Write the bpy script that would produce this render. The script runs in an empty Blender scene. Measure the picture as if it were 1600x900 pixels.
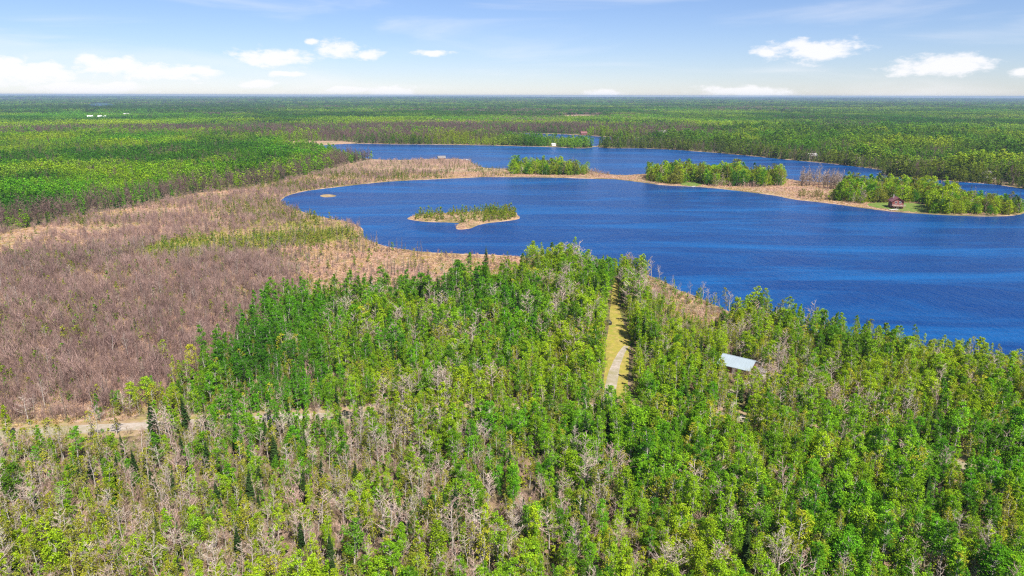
import bpy, math
import numpy as np
from mathutils import Matrix, Vector

R = math.radians
S = bpy.context.scene
COL = S.collection
RNG = np.random.default_rng(11)

# ------------------------------------------------------------------ camera
W0, H0 = 1600.0, 900.0           # layout measured on a 1600 x 900 frame
FOC = 1081.0
CAM_H = 80.0
PITCH = R(15.55)
ROLL = R(0.13)
cam_d = bpy.data.cameras.new('camera')
cam = bpy.data.objects.new('camera', cam_d)
COL.objects.link(cam)
S.camera = cam
cam_d.sensor_width = 36.0
cam_d.lens = 36.0 * FOC / W0
cam_d.clip_start = 1.0
cam_d.clip_end = 120000.0
ROT = Matrix.Rotation(R(90) - PITCH, 3, 'X') @ Matrix.Rotation(ROLL, 3, 'Z')
cam.matrix_world = Matrix.Translation((0, 0, CAM_H)) @ ROT.to_4x4()
RN = np.array(ROT)

# ------------------------------------------------------------------ sun and sky
SUN_EL, SUN_AZ = R(52), R(150)   # azimuth from +Y (view direction) towards +X
sd = bpy.data.lights.new('sun', 'SUN')
sd.energy = 5.0
sd.angle = R(0.53)
sd.color = (1.0, 0.95, 0.87)
sun = bpy.data.objects.new('sun', sd)
COL.objects.link(sun)
sdir = Vector((math.sin(SUN_AZ) * math.cos(SUN_EL), math.cos(SUN_AZ) * math.cos(SUN_EL), math.sin(SUN_EL)))
sun.rotation_euler = sdir.to_track_quat('Z', 'Y').to_euler()
sun.location = (0, 0, 300)

S.view_settings.view_transform = 'Standard'
S.view_settings.look = 'None'
S.view_settings.gamma = 1.0
S.view_settings.use_curve_mapping = False
S.view_settings.exposure = 0.8
S.render.engine = 'CYCLES'
S.cycles.max_bounces = 5
S.cycles.diffuse_bounces = 3
S.cycles.glossy_bounces = 2
S.cycles.transmission_bounces = 3
S.cycles.volume_bounces = 0
S.cycles.transparent_max_bounces = 6
S.cycles.use_denoising = False
S.cycles.use_fast_gi = False
S.cycles.filter_width = 1.2

CLOUDS = [(35, 112, 62, 17), (5, 98, 40, 12), (170, 106, 48, 15), (262, 112, 62, 13), (160, 138, 80, 9),
          (430, 90, 62, 12), (532, 78, 36, 12), (572, 86, 22, 9), (403, 131, 26, 6), (486, 65, 10, 5),
          (545, 141, 36, 6), (612, 143, 42, 8), (676, 83, 30, 5), (1270, 82, 60, 17), (1200, 84, 12, 5),
          (1475, 102, 66, 12), (1170, 143, 80, 8), (940, 146, 34, 6), (450, 116, 26, 5), (1595, 114, 20, 7)]


def direction(px, py):
    v = RN @ np.array([(px - W0 / 2) / FOC, -(py - H0 / 2) / FOC, -1.0])
    v /= np.linalg.norm(v)
    return math.atan2(v[0], v[1]), math.asin(v[2])


def build_world():
    w = bpy.data.worlds.new('World')
    S.world = w
    w.use_nodes = True
    nt = w.node_tree
    nt.nodes.clear()
    N, L = nt.nodes.new, nt.links.new

    def math_n(op, a, b=None, c=None):
        n = N('ShaderNodeMath')
        n.operation = op
        for i, v in enumerate((a, b, c)):
            if v is None:
                continue
            if isinstance(v, (int, float)):
                n.inputs[i].default_value = v
            else:
                L(v, n.inputs[i])
        return n.outputs[0]
    sky = N('ShaderNodeTexSky')
    sky.sky_type = 'NISHITA'
    sky.sun_disc = False
    sky.sun_elevation = SUN_EL
    sky.sun_rotation = SUN_AZ
    sky.altitude = 300
    sky.air_density = 1.0
    sky.dust_density = 0.0
    sky.ozone_density = 4.0
    tc = N('ShaderNodeTexCoord')
    sp = N('ShaderNodeSeparateXYZ')
    L(tc.outputs['Generated'], sp.inputs[0])
    az = math_n('ARCTAN2', sp.outputs[0], sp.outputs[1])
    az = math_n('SUBTRACT', math_n('PINGPONG', math_n('ADD', az, 0.68), 1.36), 0.68)
    el = math_n('ARCSINE', sp.outputs[2])
    cb = N('ShaderNodeCombineXYZ')
    L(az, cb.inputs[0])
    L(el, cb.inputs[1])
    # billow noise warps the blobs
    nz = N('ShaderNodeTexNoise')
    nz.inputs['Scale'].default_value = 26.0
    nz.inputs['Detail'].default_value = 7.0
    nz.inputs['Roughness'].default_value = 0.62
    st = N('ShaderNodeVectorMath')
    st.operation = 'MULTIPLY'
    st.inputs[1].default_value = (1.0, 2.2, 1.0)
    L(cb.outputs[0], st.inputs[0])
    L(st.outputs[0], nz.inputs['Vector'])
    best = None
    for (px, py, rx, ry) in CLOUDS:
        a0, e0 = direction(px, py)
        ra, re = rx / FOC * 1.2, ry / FOC * 1.25
        m = N('ShaderNodeVectorMath')
        m.operation = 'MULTIPLY_ADD'
        L(cb.outputs[0], m.inputs[0])
        m.inputs[1].default_value = (1 / ra, 1 / re, 0)
        m.inputs[2].default_value = (-a0 / ra, -e0 / re, 0)
        ln = N('ShaderNodeVectorMath')
        ln.operation = 'LENGTH'
        L(m.outputs[0], ln.inputs[0])
        best = ln.outputs['Value'] if best is None else math_n('MINIMUM', best, ln.outputs['Value'])
    dens = math_n('ADD', math_n('SUBTRACT', 1.0, best), math_n('MULTIPLY', math_n('SUBTRACT', nz.outputs[0], 0.5), 2.6))
    mr = N('ShaderNodeMapRange')
    mr.interpolation_type = 'SMOOTHSTEP'
    mr.inputs['From Min'].default_value = 0.0
    mr.inputs['From Max'].default_value = 0.65
    mr.inputs['To Max'].default_value = 0.88
    L(dens, mr.inputs['Value'])
    # thin high cirrus streaks all round
    cz = N('ShaderNodeTexNoise')
    cz.inputs['Scale'].default_value = 3.2
    cz.inputs['Detail'].default_value = 5.0
    cz.inputs['Distortion'].default_value = 0.6
    s2 = N('ShaderNodeVectorMath')
    s2.operation = 'MULTIPLY'
    s2.inputs[1].default_value = (1.0, 7.0, 1.0)
    L(cb.outputs[0], s2.inputs[0])
    L(s2.outputs[0], cz.inputs['Vector'])
    c2 = N('ShaderNodeMapRange')
    c2.interpolation_type = 'SMOOTHSTEP'
    c2.inputs['From Min'].default_value = 0.46
    c2.inputs['From Max'].default_value = 0.8
    c2.inputs['To Max'].default_value = 0.55
    L(cz.outputs[0], c2.inputs['Value'])
    tot = math_n('MAXIMUM', mr.outputs[0], c2.outputs[0])
    mx = N('ShaderNodeMix')
    mx.data_type = 'RGBA'
    L(tot, mx.inputs['Factor'])
    wb = N('ShaderNodeVectorMath')      # tints the sky colour alone towards blue
    wb.operation = 'MULTIPLY'
    wb.inputs[1].default_value = (0.91, 0.95, 1.2)
    L(sky.outputs[0], wb.inputs[0])
    L(wb.outputs[0], mx.inputs['A'])
    mx.inputs['B'].default_value = (9.9, 9.8, 10.0, 1)
    bg = N('ShaderNodeBackground')
    bg.inputs['Strength'].default_value = 0.061
    L(mx.outputs['Result'], bg.inputs['Color'])
    out = N('ShaderNodeOutputWorld')
    L(bg.outputs[0], out.inputs['Surface'])


build_world()

# ------------------------------------------------------------------ layout helpers


def G(px, py, z=0.0):
    """Point of the level z seen at a frame position."""
    v = RN @ np.array([(px - W0 / 2) / FOC, -(py - H0 / 2) / FOC, -1.0])
    t = (z - CAM_H) / v[2]
    return np.array([v[0] * t, v[1] * t])


def proj(x, y, z=0.0):
    p = np.stack([x, y, np.zeros_like(x) + z - CAM_H], 0)
    q = RN.T @ p
    return W0 / 2 + FOC * q[0] / -q[2], H0 / 2 - FOC * q[1] / -q[2]


def vnoise(x, y, scale, seed=0, octaves=3):
    """Value noise, 0..1."""
    out = np.zeros_like(x, dtype=float)
    amp, tot, f = 1.0, 0.0, 1.0 / scale
    for o in range(octaves):
        xi, yi = x * f + 17.3 * o, y * f - 9.1 * o
        x0, y0 = np.floor(xi).astype(np.int64), np.floor(yi).astype(np.int64)
        fx, fy = xi - x0, yi - y0
        fx, fy = fx * fx * (3 - 2 * fx), fy * fy * (3 - 2 * fy)

        def h(a, b):
            n = (a * 374761393 + b * 668265263 + (seed * 31 + o) * 974711) & 0x7fffffff
            n = ((n ^ (n >> 13)) * 1274126177) & 0x7fffffff
            return ((n ^ (n >> 16)) & 0xffff) / 65535.0
        out += amp * ((h(x0, y0) * (1 - fx) + h(x0 + 1, y0) * fx) * (1 - fy) + (h(x0, y0 + 1) * (1 - fx) + h(x0 + 1, y0 + 1) * fx) * fy)
        tot += amp
        amp *= 0.5
        f *= 2.0
    return out / tot


def inside(poly, x, y):
    res = np.zeros(x.shape, bool)
    lo, hi = poly.min(0), poly.max(0)
    idx = np.nonzero((x >= lo[0]) & (x <= hi[0]) & (y >= lo[1]) & (y <= hi[1]))[0]
    if not len(idx):
        return res
    xs, ys = x[idx], y[idx]
    r = np.zeros(len(idx), bool)
    n = len(poly)
    for i in range(n):
        x1, y1 = poly[i]
        x2, y2 = poly[(i + 1) % n]
        if y1 == y2:
            continue
        c = (y1 > ys) != (y2 > ys)
        r ^= c & (xs < (x2 - x1) * (ys - y1) / (y2 - y1) + x1)
    res[idx] = r
    return res


def ground_line(pts, closed=True, step=3.0, wig=1.0, seed=0, z=0.0):
    """Frame points laid down on the ground, smoothed and made uneven."""
    P = np.array([G(a, b, z) for a, b in pts])
    n = len(P)
    out = []
    rng_n = n if closed else n - 1
    for i in range(rng_n):
        if closed:
            p0, p1, p2, p3 = P[i - 1], P[i], P[(i + 1) % n], P[(i + 2) % n]
        else:
            p0, p1, p2, p3 = P[max(i - 1, 0)], P[i], P[i + 1], P[min(i + 2, n - 1)]
        d = np.linalg.norm(p2 - p1)
        m = int(min(60, max(2, d / step)))
        # centripetal-ish tangents clamped so that corners do not overshoot
        t1 = (p2 - p0) / max(np.linalg.norm(p2 - p0), 1e-6) * min(d, np.linalg.norm(p1 - p0) + 1e-6)
        t2 = (p3 - p1) / max(np.linalg.norm(p3 - p1), 1e-6) * min(d, np.linalg.norm(p3 - p2) + 1e-6)
        for k in range(m):
            t = k / m
            h00, h10, h01, h11 = 2 * t**3 - 3 * t**2 + 1, t**3 - 2 * t**2 + t, -2 * t**3 + 3 * t**2, t**3 - t**2
            out.append(h00 * p1 + h10 * t1 + h01 * p2 + h11 * t2)
    if not closed:
        out.append(P[-1])
    A = np.array(out)
    if wig:
        A[:, 0] += (vnoise(A[:, 0], A[:, 1], 14, seed + 1) - 0.5) * 2 * wig
        A[:, 1] += (vnoise(A[:, 0], A[:, 1], 14, seed + 2) - 0.5) * 2 * wig
    return A


# ------------------------------------------------------------------ materials


def mat(name):
    m = bpy.data.materials.new(name)
    m.use_nodes = True
    nt = m.node_tree
    nt.nodes.clear()
    return m, nt, nt.nodes.new, nt.links.new


def noise_surface(name, colors, scales, rough=0.95, bump=0.3, bump_scale=2.0, fine=None):
    """Base colour blended between several tones by noise of different sizes in world units."""
    m, nt, N, L = mat(name)
    geo = N('ShaderNodeNewGeometry')
    cur = None
    for i, c in enumerate(colors):
        rgb = N('ShaderNodeRGB')
        rgb.outputs[0].default_value = (*c, 1)
        if cur is None:
            cur = rgb.outputs[0]
            continue
        nz = N('ShaderNodeTexNoise')
        nz.inputs['Scale'].default_value = 1.0 / scales[i - 1]
        nz.inputs['Detail'].default_value = 6.0
        nz.inputs['Roughness'].default_value = 0.65
        off = N('ShaderNodeVectorMath')
        off.operation = 'ADD'
        off.inputs[1].default_value = (37.0 * i, 11.0 * i, 5.0 * i)
        L(geo.outputs['Position'], off.inputs[0])
        L(off.outputs[0], nz.inputs['Vector'])
        mr = N('ShaderNodeMapRange')
        mr.interpolation_type = 'SMOOTHSTEP'
        mr.inputs['From Min'].default_value = 0.42
        mr.inputs['From Max'].default_value = 0.62
        L(nz.outputs[0], mr.inputs['Value'])
        mx = N('ShaderNodeMix')
        mx.data_type = 'RGBA'
        L(mr.outputs[0], mx.inputs['Factor'])
        L(cur, mx.inputs['A'])
        L(rgb.outputs[0], mx.inputs['B'])
        cur = mx.outputs['Result']
    b = N('ShaderNodeBsdfPrincipled')
    L(cur, b.inputs['Base Color'])
    b.inputs['Roughness'].default_value = rough
    b.inputs['Specular IOR Level'].default_value = 0.1
    if bump:
        nz = N('ShaderNodeTexNoise')
        nz.inputs['Scale'].default_value = bump_scale
        nz.inputs['Detail'].default_value = 4
        L(geo.outputs['Position'], nz.inputs['Vector'])
        bp = N('ShaderNodeBump')
        bp.inputs['Strength'].default_value = bump
        bp.inputs['Distance'].default_value = 0.3
        L(nz.outputs[0], bp.inputs['Height'])
        L(bp.outputs[0], b.inputs['Normal'])
    o = N('ShaderNodeOutputMaterial')
    L(b.outputs[0], o.inputs['Surface'])
    return m


def tint_mat(name, translucent, var=0.55, rough=0.8, fallback=(0.08, 0.14, 0.02)):
    """Plant material: colour of the single plant (its 'tint'), with each leaf or twig a little different."""
    m, nt, N, L = mat(name)
    at = N('ShaderNodeAttribute')
    at.attribute_type = 'INSTANCER'
    at.attribute_name = 'tint'
    geo = N('ShaderNodeNewGeometry')
    mr = N('ShaderNodeMapRange')
    mr.inputs['To Min'].default_value = 1.0 - var
    mr.inputs['To Max'].default_value = 1.0 + var
    L(geo.outputs['Random Per Island'], mr.inputs['Value'])
    vm = N('ShaderNodeVectorMath')
    vm.operation = 'SCALE'
    L(at.outputs['Color'], vm.inputs[0])
    L(mr.outputs[0], vm.inputs['Scale'])
    d = N('ShaderNodeBsdfDiffuse')
    L(vm.outputs[0], d.inputs['Color'])
    o = N('ShaderNodeOutputMaterial')
    if translucent:
        t = N('ShaderNodeBsdfTranslucent')
        hs = N('ShaderNodeVectorMath')
        hs.operation = 'MULTIPLY'
        hs.inputs[1].default_value = (1.2, 1.1, 0.6)
        L(vm.outputs[0], hs.inputs[0])
        L(hs.outputs[0], t.inputs['Color'])
        mx = N('ShaderNodeMixShader')
        mx.inputs[0].default_value = translucent
        L(d.outputs[0], mx.inputs[1])
        L(t.outputs[0], mx.inputs[2])
        L(mx.outputs[0], o.inputs['Surface'])
    else:
        L(d.outputs[0], o.inputs['Surface'])
    return m


def plain(name, c, rough=0.7, metallic=0.0, var=0.15, scale=0.8):
    m, nt, N, L = mat(name)
    tc = N('ShaderNodeTexCoord')
    nz = N('ShaderNodeTexNoise')
    nz.inputs['Scale'].default_value = scale
    nz.inputs['Detail'].default_value = 5
    L(tc.outputs['Object'], nz.inputs['Vector'])
    mr = N('ShaderNodeMapRange')
    mr.inputs['To Min'].default_value = 1 - var
    mr.inputs['To Max'].default_value = 1 + var
    L(nz.outputs[0], mr.inputs['Value'])
    vm = N('ShaderNodeVectorMath')
    vm.operation = 'SCALE'
    vm.inputs[0].default_value = c
    L(mr.outputs[0], vm.inputs['Scale'])
    b = N('ShaderNodeBsdfPrincipled')
    b.inputs['Roughness'].default_value = rough
    b.inputs['Metallic'].default_value = metallic
    L(vm.outputs[0], b.inputs['Base Color'])
    o = N('ShaderNodeOutputMaterial')
    L(b.outputs[0], o.inputs['Surface'])
    return m


def water_mat():
    m, nt, N, L = mat('lake_water')
    geo = N('ShaderNodeNewGeometry')

    def noise(scale, vec, detail=4, rough=0.55, dist=0.0):
        mp = N('ShaderNodeMapping')
        mp.inputs['Scale'].default_value = vec[:3]
        mp.inputs['Rotation'].default_value = (0, 0, R(vec[3]))
        L(geo.outputs['Position'], mp.inputs['Vector'])
        nz = N('ShaderNodeTexNoise')
        nz.inputs['Scale'].default_value = scale
        nz.inputs['Detail'].default_value = detail
        nz.inputs['Roughness'].default_value = rough
        nz.inputs['Distortion'].default_value = dist
        L(mp.outputs[0], nz.inputs['Vector'])
        return nz.outputs[0]
    # wind streaks: broad bands where the water is more or less ruffled
    band = noise(0.016, (0.30, 1.5, 1, -34), 9, 0.66, 1.0)
    wave = noise(0.55, (1.0, 0.45, 1, -35), 5, 0.62, 0.2)
    fine = noise(0.16, (1.0, 0.35, 1, -30), 4, 0.6, 0.3)
    mr = N('ShaderNodeMapRange')
    mr.interpolation_type = 'SMOOTHSTEP'
    mr.inputs['From Min'].default_value = 0.42
    mr.inputs['From Max'].default_value = 0.70
    L(band, mr.inputs['Value'])
    mx = N('ShaderNodeMix')
    mx.data_type = 'RGBA'
    mx.inputs['A'].default_value = (0.0009, 0.034, 0.150, 1)
    mx.inputs['B'].default_value = (0.0050, 0.088, 0.270, 1)
    L(mr.outputs[0], mx.inputs['Factor'])
    b = N('ShaderNodeBsdfPrincipled')
    L(mx.outputs['Result'], b.inputs['Base Color'])
    b.inputs['IOR'].default_value = 1.33
    b.inputs['Specular IOR Level'].default_value = 0.09
    rr = N('ShaderNodeMapRange')
    rr.inputs['To Min'].default_value = 0.22
    rr.inputs['To Max'].default_value = 0.30
    L(mr.outputs[0], rr.inputs['Value'])
    L(rr.outputs[0], b.inputs['Roughness'])
    ad = N('ShaderNodeMath')
    ad.operation = 'MULTIPLY_ADD'
    L(fine, ad.inputs[0])
    ad.inputs[1].default_value = 1.6
    L(wave, ad.inputs[2])
    bp = N('ShaderNodeBump')
    bp.inputs['Strength'].default_value = 1.0
    bp.inputs['Distance'].default_value = 0.4
    L(ad.outputs[0], bp.inputs['Height'])
    L(bp.outputs[0], b.inputs['Normal'])
    o = N('ShaderNodeOutputMaterial')
    L(b.outputs[0], o.inputs['Surface'])
    return m


M = {}
M['floor'] = noise_surface('forest_floor', [(0.20, 0.135, 0.085), (0.15, 0.16, 0.04), (0.27, 0.18, 0.12), (0.10, 0.075, 0.05)], [14, 7, 3])
M['canopy'] = noise_surface('far_canopy', [(0.035, 0.085, 0.02), (0.05, 0.12, 0.02), (0.07, 0.06, 0.045), (0.02, 0.045, 0.022)], [420, 900, 600], bump=0)
M['marsh'] = noise_surface('marsh_sedge', [(0.38, 0.23, 0.155), (0.38, 0.25, 0.095), (0.28, 0.165, 0.13), (0.17, 0.17, 0.05), (0.43, 0.29, 0.21)], [22, 9, 30, 4])
M['bank'] = noise_surface('sedge_bank', [(0.38, 0.25, 0.14), (0.24, 0.18, 0.07), (0.44, 0.31, 0.20), (0.14, 0.12, 0.05)], [16, 7, 26])
M['grass'] = noise_surface('track_grass', [(0.33, 0.28, 0.05), (0.22, 0.25, 0.03), (0.38, 0.28, 0.09), (0.26, 0.22, 0.05)], [5, 3, 1.5])
M['gravel'] = noise_surface('gravel', [(0.37, 0.31, 0.25), (0.30, 0.25, 0.19), (0.42, 0.36, 0.31), (0.27, 0.24, 0.14)], [3.0, 0.8, 9.0], bump_scale=6)
M['lawn'] = noise_surface('lawn_grass', [(0.075, 0.17, 0.02), (0.11, 0.19, 0.03), (0.2, 0.2, 0.06)], [5, 2])
M['leaf'] = tint_mat('leaf', 0.40)
M['needle'] = tint_mat('needle', 0.12, 0.45)
M['twig'] = tint_mat('twig', 0.0, 0.4)
M['bark_pale'] = plain('bark_pale', (0.40, 0.36, 0.31), 0.9)
M['bark_dark'] = plain('bark_dark', (0.12, 0.09, 0.07), 0.9)
M['water'] = water_mat()

# ------------------------------------------------------------------ object helpers


def tag(o, label=None, cat=None, group=None, kind=None):
    if label:
        o['label'] = label
    if cat:
        o['category'] = cat
    if group:
        o['group'] = group
    if kind:
        o['kind'] = kind
    return o


def mesh_from(name, v, f, mats, mi=None, smooth=False):
    me = bpy.data.meshes.new(name)
    me.from_pydata([tuple(p) for p in v], [], [tuple(q) for q in f])
    for m in mats:
        me.materials.append(m)
    if mi is not None:
        me.polygons.foreach_set('material_index', np.asarray(mi, dtype=np.int32))
    if smooth:
        me.polygons.foreach_set('use_smooth', [True] * len(me.polygons))
    me.update()
    return me


def put(name, me, parent=None, loc=(0, 0, 0), rz=0.0):
    o = bpy.data.objects.new(name, me)
    COL.objects.link(o)
    o.location = loc
    o.rotation_euler = (0, 0, rz)
    o.parent = parent
    return o


def sheet(name, poly, z, material, label, thick=None):
    v = [(p[0], p[1], z) for p in poly]
    a = np.sum(poly[:, 0] * np.roll(poly[:, 1], -1) - np.roll(poly[:, 0], -1) * poly[:, 1])
    f = list(range(len(v)))
    if a < 0:
        f.reverse()
    o = put(name, mesh_from(name, v, [f], [material]))
    return tag(o, label, None, None, 'structure')


# ------------------------------------------------------------------ the lake and its shores
LAKE_PX = [(440, 318), (452, 325), (480, 334), (520, 343), (548, 349), (563, 358), (570, 371), (600, 385), (650, 393),
           (700, 396.5), (760, 399), (815, 402), (860, 413), (920, 424), (975, 427), (1015, 432), (1045, 447), (1080, 462), (1120, 480),
           (1160, 497), (1230, 512), (1300, 526), (1400, 546), (1500, 565), (1620, 590), (1760, 620),
           (1900, 660), (1900, 330), (1760, 312), (1640, 299), (1600, 295), (1560, 289), (1520, 285.5), (1480, 282.5), (1440, 279.5), (1400, 276),
           (1378, 272), (1384, 267), (1350, 262), (1300, 256), (1240, 250.5), (1200, 246.5), (1150, 241.5), (1100, 237.5), (1050, 233.8),
           (1000, 231.8), (944, 231.2), (934, 228.5), (926, 228.7), (922, 231), (895, 231.3), (868, 230), (820, 228.6), (760, 227), (700, 226), (620, 225.4),
           (560, 224.6), (520, 225.8), (496, 228.5), (488, 233), (520, 242), (560, 247), (620, 250.5), (690, 248.5), (728, 250), (738, 255), (748, 260),
           (770, 263.5), (850, 264.5), (925, 268.5), (945, 272), (975, 274), (1005, 272.5), (1040, 271.5), (1120, 274.5), (1225, 279.5), (1250, 283),
           (1300, 286), (1345, 292.5), (1410, 300), (1500, 312), (1570, 321), (1597, 328), (1594, 334.5), (1560, 338), (1500, 337), (1440, 334),
           (1390, 330), (1340, 324), (1300, 318.5), (1245, 312), (1210, 305.5), (1180, 301.5), (1120, 294.5), (1090, 291.8), (1040, 289.5),
           (1000, 284.5), (960, 280), (930, 279.3), (850, 277.3), (760, 276.8), (680, 280), (600, 284.5), (520, 293), (470, 300), (445, 308)]
LAKE = ground_line(LAKE_PX, True, 4.0, 1.3, 3)
ISLE = ground_line([(636, 342), (650, 336.5), (680, 334), (720, 332), (760, 330), (800, 330), (809, 336), (812, 342), (790, 345.8), (765, 348.5), (748, 352), (735, 357), (716, 358.5),
                    (713, 354), (722, 350), (700, 348), (670, 347), (650, 345)], True, 2.0, 0.8, 5)
MUD = ground_line([(500, 306), (508, 304), (520, 304.5), (525, 306.5), (516, 308), (505, 308)], True, 2.0, 0.8, 6)
LAGOON = ground_line([(780, 207.5), (830, 208.2), (880, 209.8), (930, 212.5), (980, 215), (1038, 217.5), (1030, 222), (985, 222.5), (945, 225), (934, 228.5), (926, 228.7), (905, 224), (860, 222), (800, 216)], True, 12.0, 3.0, 8)
WATER_Z = 0.06
sheet('lake', LAKE, WATER_Z, M['water'], 'deep blue wind rippled lake water')
sheet('lagoon', LAGOON, WATER_Z + 0.02, M['water'], 'blue water of the small bay behind the wooded strip')


def bank(name, poly, width, height, material, label, seed):
    """Low uneven rim of sedge along a shore, falling to the water on one side and to the land on the other."""
    n = len(poly)
    a = np.sum(poly[:, 0] * np.roll(poly[:, 1], -1) - np.roll(poly[:, 0], -1) * poly[:, 1])
    t = np.roll(poly, -1, 0) - np.roll(poly, 1, 0)
    t /= np.maximum(np.linalg.norm(t, axis=1), 1e-6)[:, None]
    nor = np.stack([t[:, 1], -t[:, 0]], 1) * (1 if a > 0 else -1)    # outwards
    w = width * (0.25 + 1.7 * np.clip((vnoise(poly[:, 0], poly[:, 1], 30, seed) - .5) * 1.8 + .4, 0, 1))
    hh = height * (0.6 + 0.8 * vnoise(poly[:, 0], poly[:, 1], 7, seed + 1))
    v, f = [], []
    for k, (o, z) in enumerate(((-0.6, -0.3), (0.15, 0.7), (0.45, 1.0), (1.0, 0.8), (1.5, -0.3))):
        q = poly + nor * (w * o)[:, None]
        for i in range(n):
            v.append((q[i, 0], q[i, 1], WATER_Z + z * hh[i]))
    for k in range(4):
        for i in range(n):
            j = (i + 1) % n
            f.append((k * n + i, k * n + j, (k + 1) * n + j, (k + 1) * n + i))
    o = put(name, mesh_from(name, v, f, [material], smooth=True))
    return tag(o, label, None, None, 'structure')


bank('lake_shore', LAKE, 1.9, 0.4, M['bank'], 'tan sedge rim along the lake shore', 21)
bank('lagoon_shore', LAGOON, 6.0, 0.5, M['bank'], 'pale rim along the small bay', 22)


def islet(name, poly, material, label, top):
    c = poly.mean(0)
    v, f = [], []
    n = len(poly)
    for k, (s, z) in enumerate(((1.0, -0.2), (0.985, 0.3), (0.93, 0.75), (0.75, 1.0), (0.4, 1.05))):
        q = c + (poly - c) * s
        for i in range(n):
            v.append((q[i, 0], q[i, 1], WATER_Z + z * top))
    for k in range(4):
        for i in range(n):
            j = (i + 1) % n
            f.append((k * n + i, k * n + j, (k + 1) * n + j, (k + 1) * n + i))
    f.append([4 * n + i for i in range(n)])
    return tag(put(name, mesh_from(name, v, f, [material])), label, None, None, 'structure')


islet('island', ISLE, M['bank'], 'long low tan island in the blue lake', 0.5)
islet('mud_islet', MUD, M['bank'], 'tiny bare islet near the head of the lake', 0.35)

# ------------------------------------------------------------------ ground
PONDS = [(158, 163.5, 20, 1.6), (335, 181, 26, 1.2), (367, 180.5, 10, 0.7), (905, 190, 0, 0)]


def relief(x, y):
    d = np.hypot(x, y)
    k = np.clip((d - 5200) / 7000, 0, 1)
    return k * (vnoise(x, y, 2600, 51, 3) - 0.32) * 55 + k * np.clip((d - 13000) / 12000, 0, 1) * 18


def build_ground():
    radii = np.concatenate([np.linspace(0, 600, 13), np.geomspace(700, 30000, 76)])
    A = 288
    v, f, mi = [(0, 0, 0)], [], []
    for r in radii[1:]:
        a = np.linspace(0, 2 * math.pi, A, endpoint=False)
        x, y = r * np.cos(a), r * np.sin(a)
        z = relief(x, y)
        v += list(zip(x, y, z))
    for i in range(A):
        f.append((0, 1 + i, 1 + (i + 1) % A))
        mi.append(0)
    for k in range(len(radii) - 2):
        b0, b1 = 1 + k * A, 1 + (k + 1) * A
        for i in range(A):
            j = (i + 1) % A
            f.append((b0 + i, b1 + i, b1 + j, b0 + j))
            mi.append(1 if radii[k + 1] > 1500 else 0)
    o = put('ground', mesh_from('ground', v, f, [M['floor'], M['canopy']], mi, True))
    tag(o, 'forest floor and wooded country reaching to the horizon', None, None, 'structure')


build_ground()
MARSH_PX = [(-200, 405), (-80, 378), (0, 363), (60, 353), (150, 333), (210, 323), (300, 304), (400, 291), (470, 276), (520, 263), (560, 253), (600, 247), (650, 244), (690, 243),
            (740, 246), (800, 256), (930, 264), (1010, 271), (1230, 280), (1330, 291), (1450, 306), (1597, 328), (1590, 337), (1390, 331), (1245, 313), (1120, 296),
            (1000, 288), (930, 284), (760, 283), (600, 292), (490, 308), (480, 316), (540, 338), (590, 364), (660, 388), (815, 396), (850, 416), (840, 432),
            (800, 448), (700, 462), (600, 470), (500, 478), (430, 486), (395, 530), (340, 570), (250, 632), (170, 664), (0, 684), (-200, 705)]
MARSH = ground_line(MARSH_PX, True, 5.0, 2.0, 12)
sheet('marsh', MARSH, 0.02, M['marsh'], 'tan and pink sedge marsh round the lake')
M['moss'] = noise_surface('marsh_moss', [(0.26, 0.24, 0.06), (0.34, 0.25, 0.08), (0.16, 0.19, 0.04), (0.36, 0.23, 0.14)], [14, 6, 24])
MOSS = ground_line([(190, 397), (240, 376), (300, 366), (380, 352), (430, 340), (480, 336), (525, 348), (552, 360), (556, 372), (500, 380), (440, 386), (380, 396), (290, 404)], True, 2.5, 5.0, 29)
sheet('moss_flat', MOSS, 0.023, M['moss'], 'yellow green mossy flat in the middle of the marsh')
BEACH = ground_line([(1020, 432), (1050, 450), (1085, 466), (1125, 484), (1165, 502), (1120, 508), (1075, 504), (1035, 486), (1012, 455)], True, 3, 1.0, 13)
sheet('shore_clearing', BEACH, 0.024, M['marsh'], 'bare tan strip of dry reeds by the lake behind the forest')
TAN = ground_line([(868, 181.5), (900, 179), (960, 180), (1010, 181.5), (930, 184.5), (885, 185.5)], True, 40, 10, 14)
sheet('far_meadow', TAN, 0.06, M['marsh'], 'far tan meadow among the woods')
TAN2 = ground_line([(436, 224), (470, 220), (530, 221), (560, 223.5), (520, 226), (494, 229), (487, 233), (450, 231)], True, 20, 5, 15)
sheet('reed_flat', TAN2, 0.03, M['marsh'], 'tan reed flat at the far end of the lake')
for (a, b, w, h) in PONDS:
    if w:
        pts = [(a + w * math.cos(t), b + h * math.sin(t)) for t in np.linspace(0, 2 * math.pi, 14, endpoint=False)]
        c = G(a, b)
        zz = float(relief(np.array([c[0]]), np.array([c[1]]))[0])
        sheet('pond', ground_line(pts, True, 60, 10, 16, zz + 12 if b < 170 else 0.4), (zz + 12) if b < 170 else 0.4, M['water'], 'small distant pond among the far woods')

TRACK = ground_line([(944, 640), (943, 605), (947, 570), (946, 540), (951, 510), (954, 480), (957, 452), (959, 436), (965, 436), (966, 452), (968, 478), (974, 505), (983, 535), (983, 570), (982, 605), (984, 640)], True, 3, 0.4, 17)
sheet('grass_track', TRACK, 0.012, M['grass'], 'straight grassy track cut through the forest to the lake')


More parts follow.
